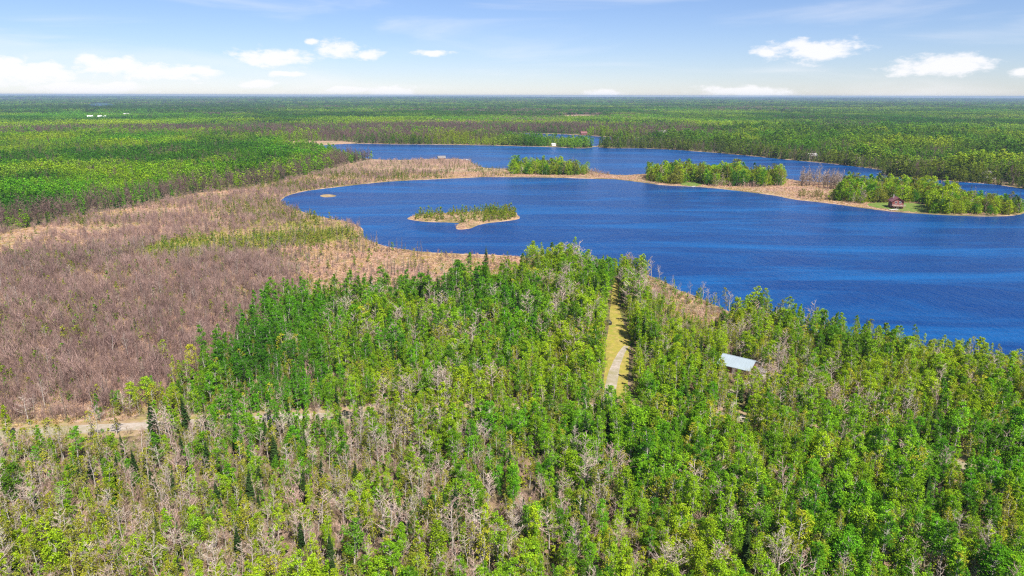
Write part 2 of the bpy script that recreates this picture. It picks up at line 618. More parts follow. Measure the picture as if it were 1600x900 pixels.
def ribbon(px, width, z, seed):
    c = ground_line(px, False, 3.0, 0.4, seed)
    t = np.gradient(c, axis=0)
    t /= np.linalg.norm(t, axis=1)[:, None]
    n = np.stack([-t[:, 1], t[:, 0]], 1)
    w = (np.interp(np.linspace(0, 1, len(c)), np.linspace(0, 1, len(width)), width) * 0.5 * (0.8 + 0.4 * vnoise(c[:, 0], c[:, 1], 6, seed)))[:, None]
    return c, np.concatenate([c + n * w, (c - n * w)[::-1]], 0)


ROAD_PX = [(-160, 688), (0, 678), (120, 671), (240, 665), (380, 656), (520, 650), (720, 643), (860, 640), (960, 636), (1040, 640), (1150, 653), (1290, 676), (1420, 704), (1510, 730), (1640, 775), (1800, 840)]
ROAD_C, ROAD = ribbon(ROAD_PX, [4.3] * 5, 0, 18)
VERGE_C, VERGE = ribbon(ROAD_PX, [10.0] * 5, 0, 28)
M['verge'] = noise_surface('verge_grass', [(0.30, 0.21, 0.12), (0.24, 0.22, 0.06), (0.34, 0.25, 0.16)], [6, 2.5])
sheet('road_verge', VERGE, 0.026, M['verge'], 'dry grass verge beside the gravel road')
sheet('gravel_road', ROAD, 0.034, M['gravel'], 'narrow grey gravel road crossing the forest')
LANE_C, LANE = ribbon([(950, 634), (953, 610), (957, 590), (963, 570), (972, 552), (979, 541)], [3.4, 3.0, 3.2, 2.4, 1.6], 0, 19)
sheet('gravel_lane', LANE, 0.042, M['gravel'], 'pale gravel lane running up the grassy track')
DRIVE_C, DRIVE = ribbon([(1150, 652), (1142, 630), (1146, 612), (1170, 600), (1215, 590)], [2.6, 2.6, 2.8, 3.0, 3.0], 0, 20)
sheet('driveway', DRIVE, 0.046, M['gravel'], 'pale gravel drive up to the metal roofed cabin')
LAWN = ground_line([(1355, 319), (1380, 316), (1420, 317), (1450, 322), (1448, 332), (1400, 328.5), (1370, 325)], True, 2, 0.5, 23)
sheet('lawn', LAWN, 0.05, M['lawn'], 'green lawn round the red cabin on the point')
LAWN2 = ground_line([(1064, 286), (1085, 284.5), (1098, 287.5), (1088, 291), (1068, 290)], True, 2, 0.5, 24)
sheet('lawn', LAWN2, 0.05, M['lawn'], 'small green clearing on the wooded spit')

# ------------------------------------------------------------------ plants: building blocks


class Shape:
    def __init__(self):
        self.v, self.f = [], []
        self.n = 0

    def add(self, v, f):
        self.v.append(np.asarray(v, float))
        self.f += [tuple(np.asarray(q) + self.n) for q in f]
        self.n += len(v)

    def tube(self, pts, rad, n=5):
        pts = [np.asarray(p, float) for p in pts]
        v, f = [], []
        for k, p in enumerate(pts):
            d = pts[min(k + 1, len(pts) - 1)] - pts[max(k - 1, 0)]
            d = d / (np.linalg.norm(d) + 1e-9)
            a = np.cross(d, (0.31, 0.95, 0.11))
            a /= np.linalg.norm(a) + 1e-9
            b = np.cross(d, a)
            for i in range(n):
                t = 2 * math.pi * i / n
                v.append(p + rad[k] * (math.cos(t) * a + math.sin(t) * b))
        for k in range(len(pts) - 1):
            for i in range(n):
                j = (i + 1) % n
                f.append((k * n + i, k * n + j, (k + 1) * n + j, (k + 1) * n + i))
        self.add(v, f)

    def blade(self, p0, p1, w, rng):
        d = p1 - p0
        a = np.cross(d, rng.normal(size=3))
        a = a / (np.linalg.norm(a) + 1e-9) * w * 0.5
        self.add([p0 - a, p0 + a, p1 + a * 0.35, p1 - a * 0.35], [(0, 1, 2, 3)])

    def leaves(self, c, size, rng, up=0.5, aspect=0.7):
        n = len(c)
        nor = rng.normal(size=(n, 3))
        nor[:, 2] = np.abs(nor[:, 2]) + up
        nor /= np.linalg.norm(nor, axis=1)[:, None]
        u = np.cross(nor, rng.normal(size=(n, 3)))
        u /= np.linalg.norm(u, axis=1)[:, None] + 1e-9
        w = np.cross(nor, u)
        s = (size * rng.uniform(0.65, 1.35, n))[:, None]
        v = np.stack([c - u * s, c - w * s * aspect, c + u * s, c + w * s * aspect], 1).reshape(-1, 3)
        f = np.arange(4 * n).reshape(n, 4)
        self.add(v, f)

    def mesh(self, name, material):
        return mesh_from(name, np.concatenate(self.v) if self.v else [], self.f, [material])


def crown_radius(t, kind):
    if kind == 'aspen':
        return np.sin(math.pi * np.clip(0.10 + 0.88 * t, 0, 1) ** 0.85) ** 0.8
    if kind == 'round':
        return np.sin(math.pi * np.clip(0.16 + 0.80 * t, 0, 1) ** 0.95) ** 0.6
    return np.sin(math.pi * np.clip(0.1 + 0.88 * t, 0, 1))


def leafy(seed, h, w, base, kind, clumps, leaves, size, limbs=True, spread=0.52, bark='bark_pale', sides=5):
    rng = np.random.default_rng(seed)
    T, C = Shape(), Shape()
    lean = rng.normal(size=2) * 0.03 * h
    axis = [np.array([lean[0] * t * t, lean[1] * t * t, h * 0.97 * t]) + np.append(rng.normal(size=2) * 0.07 * (0 < t < 1), 0) for t in (0, .2, .4, .6, .8, 1)]
    r0 = 0.010 * h + 0.02
    T.tube(axis, [r0, r0 * .85, r0 * .7, r0 * .5, r0 * .3, r0 * .08], sides)

    def on_axis(z):
        t = np.clip(z / (h * 0.97), 0, 1) * 5
        i = int(min(4, math.floor(t)))
        return axis[i] + (axis[i + 1] - axis[i]) * (t - i)
    cen, rad = [], []
    for k in range(clumps):
        t = (k + rng.uniform(0, 1)) / clumps
        z = h * (base + (1 - base) * t)
        rr = 0.5 * w * crown_radius(np.array(t), kind) * math.sqrt(rng.uniform(0.05, 1))
        a = rng.uniform(0, 2 * math.pi)
        p = on_axis(z) + np.array([rr * math.cos(a), rr * math.sin(a), rng.uniform(-0.1, 0.1) * h * 0.1])
        cen.append(p)
        rad.append(spread * w * 0.5 * rng.uniform(0.55, 1.1) * (0.6 + 0.4 * crown_radius(np.array(t), kind)))
        if limbs:
            q = on_axis(max(z - rr * rng.uniform(0.5, 1.2) - 0.2, 0.15 * h))
            mid = (p + q) / 2 + np.array([0, 0, -0.06 * rr])
            T.tube([q, mid, p], [r0 * .28, r0 * .18, r0 * .07], 3)
    cen, rad = np.array(cen), np.array(rad)
    pick = rng.integers(0, clumps, leaves)
    d = rng.normal(size=(leaves, 3))
    d /= np.linalg.norm(d, axis=1)[:, None]
    d *= (rng.uniform(0, 1, leaves) ** 0.5)[:, None]
    pos = cen[pick] + d * rad[pick][:, None] * np.array([1, 1, 0.8])
    pos[:, 2] = np.maximum(pos[:, 2], 0.05)
    C.leaves(pos, size, rng)
    return T, C


def bare(seed, h, w, base, n1, n2, n3, width, sides=5):
    rng = np.random.default_rng(seed)
    T, C = Shape(), Shape()
    lean = rng.normal(size=2) * 0.035 * h
    axis = [np.array([lean[0] * t * t, lean[1] * t * t, h * t]) + np.append(rng.normal(size=2) * 0.08 * (0 < t < 1), 0) for t in (0, .25, .5, .75, 1)]
    r0 = 0.011 * h + 0.015
    T.tube(axis, [r0, r0 * .85, r0 * .6, r0 * .35, r0 * .1], sides)
    for i in range(n1):
        t = base + (0.98 - base) * (i + rng.uniform(0, 1)) / n1
        k = min(3, int(t * 4))
        p = axis[k] + (axis[k + 1] - axis[k]) * (t * 4 - k)
        a = rng.uniform(0, 2 * math.pi)
        up = rng.uniform(0.35, 1.0)
        ln = w * 0.55 * (1.15 - t) / (1.15 - base) * rng.uniform(0.6, 1.25) + 0.25
        d = np.array([math.cos(a), math.sin(a), up])
        q = p + d * ln * 0.55
        e = q + (d + np.array([0, 0, 0.5])) * ln * 0.45
        C.tube([p, q, e], [width * .9, width * .65, width * .3], 3)
        for j in range(n2):
            s = rng.uniform(0.15, 1)
            b = p + (q - p) * s / 0.55 if s < 0.55 else q + (e - q) * (s - 0.55) / 0.45
            dd = d + rng.normal(size=3) * 0.75
            dd[2] = abs(dd[2]) * 0.9 + 0.15
            dd /= np.linalg.norm(dd)
            l2 = ln * rng.uniform(0.25, 0.6)
            e2 = b + dd * l2
            C.blade(b, e2, width * 1.1, rng)
            for m in range(n3):
                b3 = b + (e2 - b) * rng.uniform(0.25, 1)
                d3 = dd + rng.normal(size=3) * 0.7
                d3[2] += 0.35
                C.blade(b3, b3 + d3 / np.linalg.norm(d3) * l2 * rng.uniform(0.3, 0.7), width * 0.85, rng)
    return T, C


def spruce(seed, h, w, levels, per, size=1.0, base=0.08):
    rng = np.random.default_rng(seed)
    T, C = Shape(), Shape()
    T.tube([(0, 0, 0), (0, 0, h * .5), (0, 0, h)], [0.012 * h + .03, 0.008 * h + .02, 0.01], 5)
    for i in range(levels):
        t = (i + rng.uniform(-.3, .3)) / levels
        z = h * (base + (0.99 - base) * t)
        rr = 0.5 * w * (1 - t) ** 0.85 + 0.07
        for j in range(per):
            a = rng.uniform(0, 2 * math.pi)
            ln = rr * rng.uniform(0.65, 1.2)
            d = np.array([math.cos(a), math.sin(a), 0])
            s = np.array([-d[1], d[0], 0])
            p0 = np.array([0, 0, z])
            p1 = p0 + d * ln * 0.55 + np.array([0, 0, -ln * 0.12])
            p2 = p0 + d * ln + np.array([0, 0, -ln * 0.32 + 0.05])
            wd = ln * 0.30 * size + 0.06
            dz = np.array([0, 0, -wd * 0.6])
            C.add([p0, p1 + s * wd + dz, p2, p1 - s * wd + dz, p1], [(0, 1, 4), (1, 2, 4), (2, 3, 4), (3, 0, 4)])
    C.add([(-.05, 0, h * .93), (.05, 0, h * .93), (0, 0, h * 1.02)], [(0, 1, 2)])
    return T, C


def thicket(seed, h, r, stems, twigs, width):
    rng = np.random.default_rng(seed)
    C = Shape()
    for i in range(stems):
        a, q = rng.uniform(0, 2 * math.pi), math.sqrt(rng.uniform(0, 1)) * r
        p = np.array([math.cos(a) * q * .6, math.sin(a) * q * .6, 0])
        e = np.array([math.cos(a) * q * 1.5, math.sin(a) * q * 1.5, h * rng.uniform(0.55, 1)]) + np.append(rng.normal(size=2) * .2, 0)
        m = (p + e) / 2 + np.append(rng.normal(size=2) * .08, 0.1)
        C.blade(p, m, width * 1.5, rng)
        C.blade(m, e, width * 1.1, rng)
        for j in range(twigs):
            s = rng.uniform(0.3, 1)
            b = p + (m - p) * s * 2 if s < .5 else m + (e - m) * (s - .5) * 2
            d = (e - p) / np.linalg.norm(e - p) + rng.normal(size=3) * 0.45
            C.blade(b, b + d * h * rng.uniform(0.1, 0.26), width, rng)
    return C


def tamarack(seed, h, w, n, width):
    rng = np.random.default_rng(seed)
    T, C = Shape(), Shape()
    T.tube([(0, 0, 0), (rng.normal() * .05, rng.normal() * .05, h * .5), (rng.normal() * .1, rng.normal() * .1, h)], [0.012 * h + .02, 0.008 * h + .01, 0.01], 4)
    for i in range(n):
        t = 0.12 + 0.86 * (i + rng.uniform(0, 1)) / n
        a = rng.uniform(0, 2 * math.pi)
        ln = 0.5 * w * (1.05 - t) * rng.uniform(.6, 1.3) + .1
        p = np.array([0, 0, h * t])
        e = p + np.array([math.cos(a) * ln, math.sin(a) * ln, rng.uniform(-.1, .35) * ln])
        C.blade(p, e, width, rng)
        m = p + (e - p) * .6
        C.blade(m, m + np.array([rng.normal() * .3, rng.normal() * .3, .35]) * ln, width * .8, rng)
    return T, C


def joined(name, parts):
    """One mesh of several (shape, material) pieces."""
    v, f, mi, mats, n = [], [], [], [], 0
    for sh, m in parts:
        if not sh.n:
            continue
        if m not in mats:
            mats.append(m)
        v.append(np.concatenate(sh.v))
        f += [tuple(np.asarray(q) + n) for q in sh.f]
        mi += [mats.index(m)] * len(sh.f)
        n += sh.n
    return mesh_from(name, np.concatenate(v), f, mats, mi)


LIB = {}      # kind -> list of (trunk mesh, crown mesh, joined mesh)


def register(kind, pairs, tm, cm):
    LIB[kind] = []
    for k, (T, C) in enumerate(pairs):
        tmesh = T.mesh(kind + '_trunk', M[tm]) if T and T.n else None
        cmesh = C.mesh(kind + '_crown', M[cm])
        jm = joined(kind, ([(T, M[tm])] if tmesh else []) + [(C, M[cm])])
        LIB[kind].append((tmesh, cmesh, jm))


# near plants, unit sizes are metres; every copy is scaled and turned
register('leafy_tree', [leafy(100 + i, h, w, b, k, c, n, s) for i, (h, w, b, k, c, n, s) in enumerate([
    (11.0, 2.2, .18, 'aspen', 48, 2300, .115), (9.5, 1.9, .12, 'aspen', 44, 2000, .11), (12.0, 2.4, .25, 'aspen', 52, 2400, .12),
    (8.0, 1.8, .08, 'aspen', 40, 1700, .11), (11.5, 3.3, .28, 'round', 60, 3000, .125), (10.0, 3.8, .22, 'round', 64, 3400, .125), (10.5, 2.0, .2, 'aspen', 34, 1200, .11), (9.0, 2.3, .15, 'aspen', 30, 1200, .11), (8.5, 4.6, .12, 'round', 46, 2400, .12), (7.0, 3.2, .05, 'round', 34, 1700, .11), (12.5, 3.0, .42, 'round', 34, 1500, .12), (9.5, 3.2, .3, 'round', 22, 1000, .11)])], 'bark_pale', 'leaf')
register('budding_tree', [leafy(130 + i, h, w, b, 'aspen', c, n, s) for i, (h, w, b, c, n, s) in enumerate([
    (10.0, 2.8, .25, 34, 520, .13), (9.0, 2.5, .2, 30, 460, .13), (11.0, 3.2, .3, 36, 600, .13), (8.0, 3.0, .2, 30, 480, .12)])], 'bark_pale', 'leaf')
register('bare_tree', [bare(160 + i, h, w, b, a1, a2, a3, wd) for i, (h, w, b, a1, a2, a3, wd) in enumerate([
    (10.5, 3.2, .38, 20, 5, 4, .045), (9.0, 2.8, .35, 18, 5, 4, .042), (12.0, 3.8, .45, 20, 6, 4, .05), (8.0, 3.0, .3, 18, 5, 4, .04), (10.0, 4.2, .4, 18, 7, 4, .045)])], 'bark_pale', 'twig')
register('spruce_tree', [spruce(190 + i, h, w, l, p) for i, (h, w, l, p) in enumerate([
    (10.0, 2.6, 30, 9), (12.0, 2.8, 34, 9), (8.0, 2.3, 26, 9), (11.0, 2.1, 32, 8)])], 'bark_dark', 'needle')
register('thicket', [(None, thicket(210 + i, h, r, s, t, w)) for i, (h, r, s, t, w) in enumerate([
    (4.2, 1.0, 16, 9, .05), (3.4, 1.1, 16, 9, .05), (5.6, .9, 14, 11, .055), (2.6, 1.2, 18, 7, .045)])], 'bark_dark', 'twig')
register('tamarack', [tamarack(230 + i, h, w, n, wd) for i, (h, w, n, wd) in enumerate([
    (6.5, 1.5, 46, .05), (5.0, 1.3, 40, .05), (7.5, 1.6, 52, .055), (4.0, 1.2, 34, .045)])], 'bark_dark', 'twig')
register('sapling', [leafy(250 + i, h, w, .05, 'aspen', c, n, s, limbs=False, sides=3) for i, (h, w, c, n, s) in enumerate([
    (3.6, 1.3, 12, 260, .12), (2.8, 1.2, 10, 220, .12), (4.5, 1.4, 14, 300, .13), (1.6, 1.5, 8, 200, .11)])], 'bark_dark', 'leaf')
register('sedge', [(None, thicket(270 + i, h, r, n, 0, .06)) for i, (h, r, n) in enumerate([(.7, .5, 22), (.55, .6, 24), (.9, .4, 20)])], 'bark_dark', 'twig')
# the same plants as they need to be some hundred metres off
register('leafy_mid', [leafy(300 + i, h, w, b, k, c, n, s, limbs=False, sides=3) for i, (h, w, b, k, c, n, s) in enumerate([
    (12.0, 4.2, .04, 'aspen', 26, 300, .34), (11.0, 4.8, .02, 'round', 28, 330, .34), (13.0, 4.4, .05, 'aspen', 26, 300, .36), (10.0, 4.2, .02, 'aspen', 24, 280, .33), (12.0, 5.6, .04, 'round', 32, 380, .36)])], 'bark_dark', 'leaf')
register('shore_tree', [leafy(315 + i, h, w, b, k, c, n, s, limbs=False, sides=4) for i, (h, w, b, k, c, n, s) in enumerate([
    (12.0, 7.0, .06, 'round', 60, 1300, .26), (10.0, 7.2, .03, 'round', 60, 1300, .26), (13.0, 5.6, .08, 'aspen', 48, 1100, .26), (8.5, 7.6, .0, 'round', 56, 1200, .26), (12.5, 4.4, .1, 'aspen', 36, 700, .25)])], 'bark_pale', 'leaf')
register('bare_mid', [bare(330 + i, h, w, .15, 20, 4, 3, .09, 3) for i, (h, w) in enumerate([(11, 3.8), (9.5, 3.4), (12.5, 4.0), (8.5, 3.0)])], 'bark_dark', 'twig')
register('spruce_mid', [spruce(350 + i, h, w, 12, 6, 1.3) for i, (h, w) in enumerate([(13, 3.4), (15, 3.8), (11, 3.0)])], 'bark_dark', 'needle')
register('thicket_mid', [(None, thicket(370 + i, h, r, 10, 4, .1)) for i, (h, r) in enumerate([(3.5, 1.4), (2.6, 1.5), (4.5, 1.3)])], 'bark_dark', 'twig')
register('pine_mid', [leafy(390 + i, h, w, .3, 'round', 16, 150, .5, limbs=False, sides=3, bark='bark_dark') for i, (h, w) in enumerate([(16, 6), (14, 5.4)])], 'bark_dark', 'needle')


def clump(seed, kind, count, spread, hscale=1.0):
    """Several small trees grown together, for woods kilometres away."""
    rng = np.random.default_rng(seed)
    C = Shape()
    for i in range(count):
        off = np.append(rng.uniform(-spread, spread, 2), 0)
        if kind == 'leafy':
            _, c = leafy(seed * 50 + i, rng.uniform(10, 14) * hscale, rng.uniform(5, 7.5) * hscale, .05, 'round', 9, 46, 1.0 * hscale, limbs=False, sides=3)
        elif kind == 'spruce':
            _, c = spruce(seed * 50 + i, rng.uniform(11, 17) * hscale, rng.uniform(5, 7) * hscale, 7, 6, 1.8)
        else:
            _, c = bare(seed * 50 + i, rng.uniform(9, 12) * hscale, 5 * hscale, .1, 10, 4, 1, .36 * hscale, 3)
        C.add(np.concatenate(c.v) + off, c.f)
    return None, C


register('leafy_far', [clump(410 + i, 'leafy', 7, 8.5) for i in range(4)], 'bark_pale', 'leaf')
register('spruce_far', [clump(420 + i, 'spruce', 13, 8.5) for i in range(3)], 'bark_dark', 'needle')
register('bare_far', [clump(430 + i, 'bare', 14, 8.5) for i in range(3)], 'bark_dark', 'twig')

# ------------------------------------------------------------------ scattering
GN = {}


def scatter_nodes(kind):
    if kind in GN:
        return GN[kind]
    coll = bpy.data.collections.new('library_' + kind)
    for i, (_, _, jm) in enumerate(LIB[kind]):
        coll.objects.link(bpy.data.objects.new('%s_%02d' % (kind, i), jm))
    g = bpy.data.node_groups.new('scatter_' + kind, 'GeometryNodeTree')
    g.interface.new_socket('Geometry', in_out='INPUT', socket_type='NodeSocketGeometry')
    g.interface.new_socket('Geometry', in_out='OUTPUT', socket_type='NodeSocketGeometry')
    N, L = g.nodes.new, g.links.new
    gi, go = N('NodeGroupInput'), N('NodeGroupOutput')
    ip = N('GeometryNodeInstanceOnPoints')
    ci = N('GeometryNodeCollectionInfo')
    ci.inputs['Collection'].default_value = coll
    ci.inputs['Separate Children'].default_value = True
    ci.inputs['Reset Children'].default_value = True

    def attr(n, t):
        a = N('GeometryNodeInputNamedAttribute')
        a.data_type = t
        a.inputs['Name'].default_value = n
        return a.outputs[0]
    L(gi.outputs[0], ip.inputs['Points'])
    L(ci.outputs[0], ip.inputs['Instance'])
    ip.inputs['Pick Instance'].default_value = True
    L(attr('variant', 'INT'), ip.inputs['Instance Index'])
    L(attr('turn', 'FLOAT_VECTOR'), ip.inputs['Rotation'])
    L(attr('size', 'FLOAT_VECTOR'), ip.inputs['Scale'])
    L(ip.outputs[0], go.inputs[0])
    GN[kind] = g
    return g


def scatter(name, kind, P, label, cat):
    n = len(P['x'])
    if n == 0:
        return
    me = bpy.data.meshes.new(name)
    me.vertices.add(n)
    me.vertices.foreach_set('co', np.stack([P['x'], P['y'], P['z']], 1).astype(np.float32).ravel())

    def at(nm, t, key, arr):
        a = me.attributes.new(nm, t, 'POINT')
        a.data.foreach_set(key, arr.ravel())
    at('variant', 'INT', 'value', P['v'].astype(np.int32))
    at('turn', 'FLOAT_VECTOR', 'vector', np.stack([P['tx'], P['ty'], P['r']], 1).astype(np.float32))
    at('size', 'FLOAT_VECTOR', 'vector', np.stack([P['s'] * P['sw'], P['s'] * P['sw'], P['s']], 1).astype(np.float32))
    at('tint', 'FLOAT_COLOR', 'color', np.concatenate([P['tint'], np.ones((n, 1))], 1).astype(np.float32))
    o = put(name, me)
    md = o.modifiers.new('scatter', 'NODES')
    md.node_group = scatter_nodes(kind)
    tag(o, label, cat, None, 'stuff')
    return o


def field(d0, d1, spacing, azmax=R(41)):
    """Uneven planting grid over the part of the country between two distances."""
    xm = d1 * math.sin(azmax)
    gx, gy = np.meshgrid(np.arange(-xm, xm, spacing), np.arange(max(d0 * math.cos(azmax), 10), d1, spacing))
    x, y = gx.ravel(), gy.ravel()
    x = x + RNG.uniform(-.48, .48, x.size) * spacing
    y = y + RNG.uniform(-.48, .48, y.size) * spacing
    d = np.hypot(x, y)
    k = (d >= d0) & (d < d1) & (np.abs(np.arctan2(x, y)) < azmax)
    return x[k], y[k]


LIME, GREEN, DEEP, OLIVE, YEL = [np.array(c) for c in ((.34, .46, .02), (.13, .35, .018), (.06, .19, .016), (.23, .25, .035), (.42, .43, .03))]
GREY, BROWN, PURPLE, PINK = [np.array(c) for c in ((.45, .375, .31), (.28, .20, .15), (.33, .21, .185), (.43, .29, .24))]
DARK, DARK2 = np.array((.018, .042, .011)), np.array((.04, .07, .018))


def mixc(a, b, t):
    return a[None, :] * (1 - t[:, None]) + b[None, :] * t[:, None]


def pack(x, y, tint, kind, smin, smax, z=0.0):
    n = len(x)
    jit = .09 if kind.endswith(('_mid', '_far')) else .2
    return dict(x=x, y=y, z=np.zeros(n) + z, v=RNG.integers(0, len(LIB[kind]), n), r=RNG.uniform(0, 2 * math.pi, n),
                tx=RNG.normal(0, .05, n), ty=RNG.normal(0, .05, n), s=RNG.uniform(smin, smax, n), sw=RNG.uniform(.8, 1.45, n),
                tint=tint * RNG.uniform(1 - jit, 1 + jit, (n, 1)))


def sub(P, k):
    return {a: b[k] for a, b in P.items()}


def cat(Ps):
    return {a: np.concatenate([p[a] for p in Ps]) for a in Ps[0]}


def clear_of(line, x, y, dist):
    """True where a point is farther than dist from a line."""
    ok = np.ones(len(x), bool)
    for p in line[::1]:
        ok &= (x - p[0]) ** 2 + (y - p[1]) ** 2 > dist * dist
    return ok


def gauss(px, py, cx, cy, rx, ry):
    return np.exp(-((px - cx) / rx) ** 2 - ((py - cy) / ry) ** 2)


CABIN = G(1153, 578)
HOMES = [(1472, 265), (1500, 271), (1535, 277), (1268, 247), (1340, 254), (1553, 283), (1037, 211.5), (912, 210.6), (865, 228.2), (141.5, 186.5), (157, 186.5), (199, 182.5)]
NEAR = {}


def plant(kind, P):
    NEAR.setdefault(kind, []).append(P)


def near_forest():
    x, y = field(76, 430, 2.0, R(47))
    px, py = proj(x, y)
    lake = inside(LAKE, x, y)
    marsh = inside(MARSH, x, y)
    beach = inside(BEACH, x, y)
    marsh = inside(MARSH, x + RNG.normal(0, 5.5, len(x)), y + RNG.normal(0, 5.5, len(x)))
    k = ~lake & ~marsh & ~beach & ~inside(TRACK, x, y) & clear_of(TRACK, x, y, 2.0) & ~inside(DRIVE, x, y) & clear_of(ROAD_C[ROAD_C[:, 0] < -75], x, y, 3.6) & clear_of(ROAD_C, x, y, 2.3)
    k &= (((x - CABIN[0]) / 7.5) ** 2 + ((y - CABIN[1] + 3) / 9.5) ** 2 > 1)
    k &= ~((py > 668) & (py < 712) & (px > -20) & (px < 225) & (RNG.uniform(0, 1, len(x)) < .88))      # open roadside
    for (ax, ay, bx, by, keep) in ((1440, 708, 1530, 748, .25), (1115, 640, 1175, 672, .45), (1015, 630, 1050, 650, .45), (500, 640, 740, 668, .6), (1255, 548, 1295, 575, .4)):
        k &= ~((px > ax) & (px < bx) & (py > ay) & (py < by) & (RNG.uniform(0, 1, len(x)) > keep))
    # lake is beyond: keep only land on this side of it
    k &= py > 405
    x, y, px, py = x[k], y[k], px[k], py[k]
    n = len(x)
    u = RNG.uniform(0, 1, n)
    n1, n2 = vnoise(x, y, 34, 61), vnoise(x, y, 15, 62)
    n3 = vnoise(x, y, 60, 63)
    # which sort of tree: left foreground is sparse, brown and mixed; the left middle is dense green aspen
    thin = np.clip(gauss(px, py, 130, 820, 420, 150) * 1.1 + gauss(px, py, 120, 700, 220, 60) * .9 + .75 * gauss(px, py, 720, 840, 170, 110) + .6 * gauss(px, py, 1200, 600, 70, 50) + .4 * gauss(px, py, 1320, 640, 120, 40) + .45 * gauss(px, py, 620, 700, 60, 40), 0, 1)
    lush = np.clip(gauss(px, py, 400, 610, 150, 110) * 1.0 + gauss(px, py, 1380, 780, 300, 150) * .5 + gauss(px, py, 1320, 570, 120, 60) * .5 + gauss(px, py, 980, 700, 180, 90) * .4, 0, 1)
    wb = np.clip(.13 + .46 * thin + (n2 - .5) * .9 - .35 * lush, .015, .75)
    wbud = np.clip(.16 + .34 * thin + (n1 - .5) * .5 - .1 * lush, .02, .5)
    wsp = np.clip(.045 + .22 * gauss(px, py, 620, 455, 260, 40) + .14 * gauss(px, py, 150, 740, 200, 90) + (n3 - .55) * .3, .008, .35)
    wth = np.clip(.02 + .22 * thin, 0, .3)
    wle = np.clip(.75 - .5 * thin, .12, 1)
    wno = .14 + .16 * thin + .25 * (n1 < .38)
    tot = wb + wbud + wsp + wth + wle + wno
    c = np.cumsum(np.stack([wb, wbud, wsp, wth, wle, wno]) / tot, 0)
    pick = (u[None, :] > c).sum(0)
    edge = (py < 480) & (px > 380)
    # leafy
    k = pick == 4
    t = np.clip((n1[k] - .5) * 1.7 + .47 + RNG.normal(0, .22, k.sum()) - .6 * lush[k] + .3 * (px[k] > 840) * (py[k] < 640), 0, 1)
    tint = mixc(GREEN, LIME, t)
    dk = np.clip(gauss(px[k], py[k], 400, 575, 85, 45) * 1.0 + gauss(px[k], py[k], 620, 455, 260, 30) * .6 + gauss(px[k], py[k], 1320, 565, 80, 40) * .5, 0, .85)
    dk = np.maximum(dk, .75 * (RNG.uniform(0, 1, k.sum()) < .12))
    tint = tint * (1 - dk[:, None]) + DEEP * dk[:, None]
    plant('leafy_tree', pack(x[k], y[k], tint, 'leafy_tree', .48, 1.08))
    k = pick == 1
    plant('budding_tree', pack(x[k], y[k], mixc(OLIVE, YEL, RNG.uniform(0, 1, k.sum()) ** 1.6), 'budding_tree', .6, 1.05))
    k = pick == 0
    plant('bare_tree', pack(x[k], y[k], mixc(GREY, PINK, RNG.uniform(0, 1, k.sum()) ** 1.4), 'bare_tree', .6, 1.1))
    k = pick == 2
    plant('spruce_tree', pack(x[k], y[k], mixc(DARK, DARK2, RNG.uniform(0, 1, k.sum())), 'spruce_tree', .5, 1.1))
    k = pick == 3
    plant('thicket', pack(x[k], y[k], mixc(PINK, BROWN, RNG.uniform(0, 1, k.sum())), 'thicket', .6, 1.1))
    grow = lambda p: np.interp(proj(p['x'], p['y'])[1], [420, 500, 640, 900], [1.22, 1.02, .9, .84])
    for kk in ('leafy_tree', 'budding_tree', 'bare_tree', 'spruce_tree'):
        P = NEAR[kk][-1]
        qx, qy = proj(P['x'], P['y'])
        P['s'] *= grow(P) * (.8 + .42 * np.clip((vnoise(P['x'], P['y'], 22, 65) - .5) * 2 + .5, 0, 1)) * np.where((qx > 1008) & (qx < 1125) & (qy < 540), .52, 1)
    # understorey of saplings and brush between the trees
    x, y = field(76, 430, 2.3, R(47))
    px, py = proj(x, y)
    k = ~inside(LAKE, x, y) & ~inside(MARSH, x, y) & ~inside(TRACK, x, y) & clear_of(ROAD_C, x, y, 3.0) & (py > 405) & ~inside(DRIVE, x, y) & (np.hypot(x - CABIN[0], y - CABIN[1]) > 7.0) & (RNG.uniform(0, 1, len(x)) < .75)
    x, y, px, py = x[k], y[k], px[k], py[k]
    g = vnoise(x, y, 9, 64)
    a = g + RNG.normal(0, .12, len(x)) > .45
    t = RNG.uniform(0, 1, a.sum())
    plant('sapling', pack(x[a], y[a], mixc(GREEN, YEL, t ** 1.2), 'sapling', .5, 1.1))
    plant('thicket', pack(x[~a], y[~a], mixc(PINK, OLIVE, RNG.uniform(0, 1, (~a).sum())), 'thicket', .3, .75))


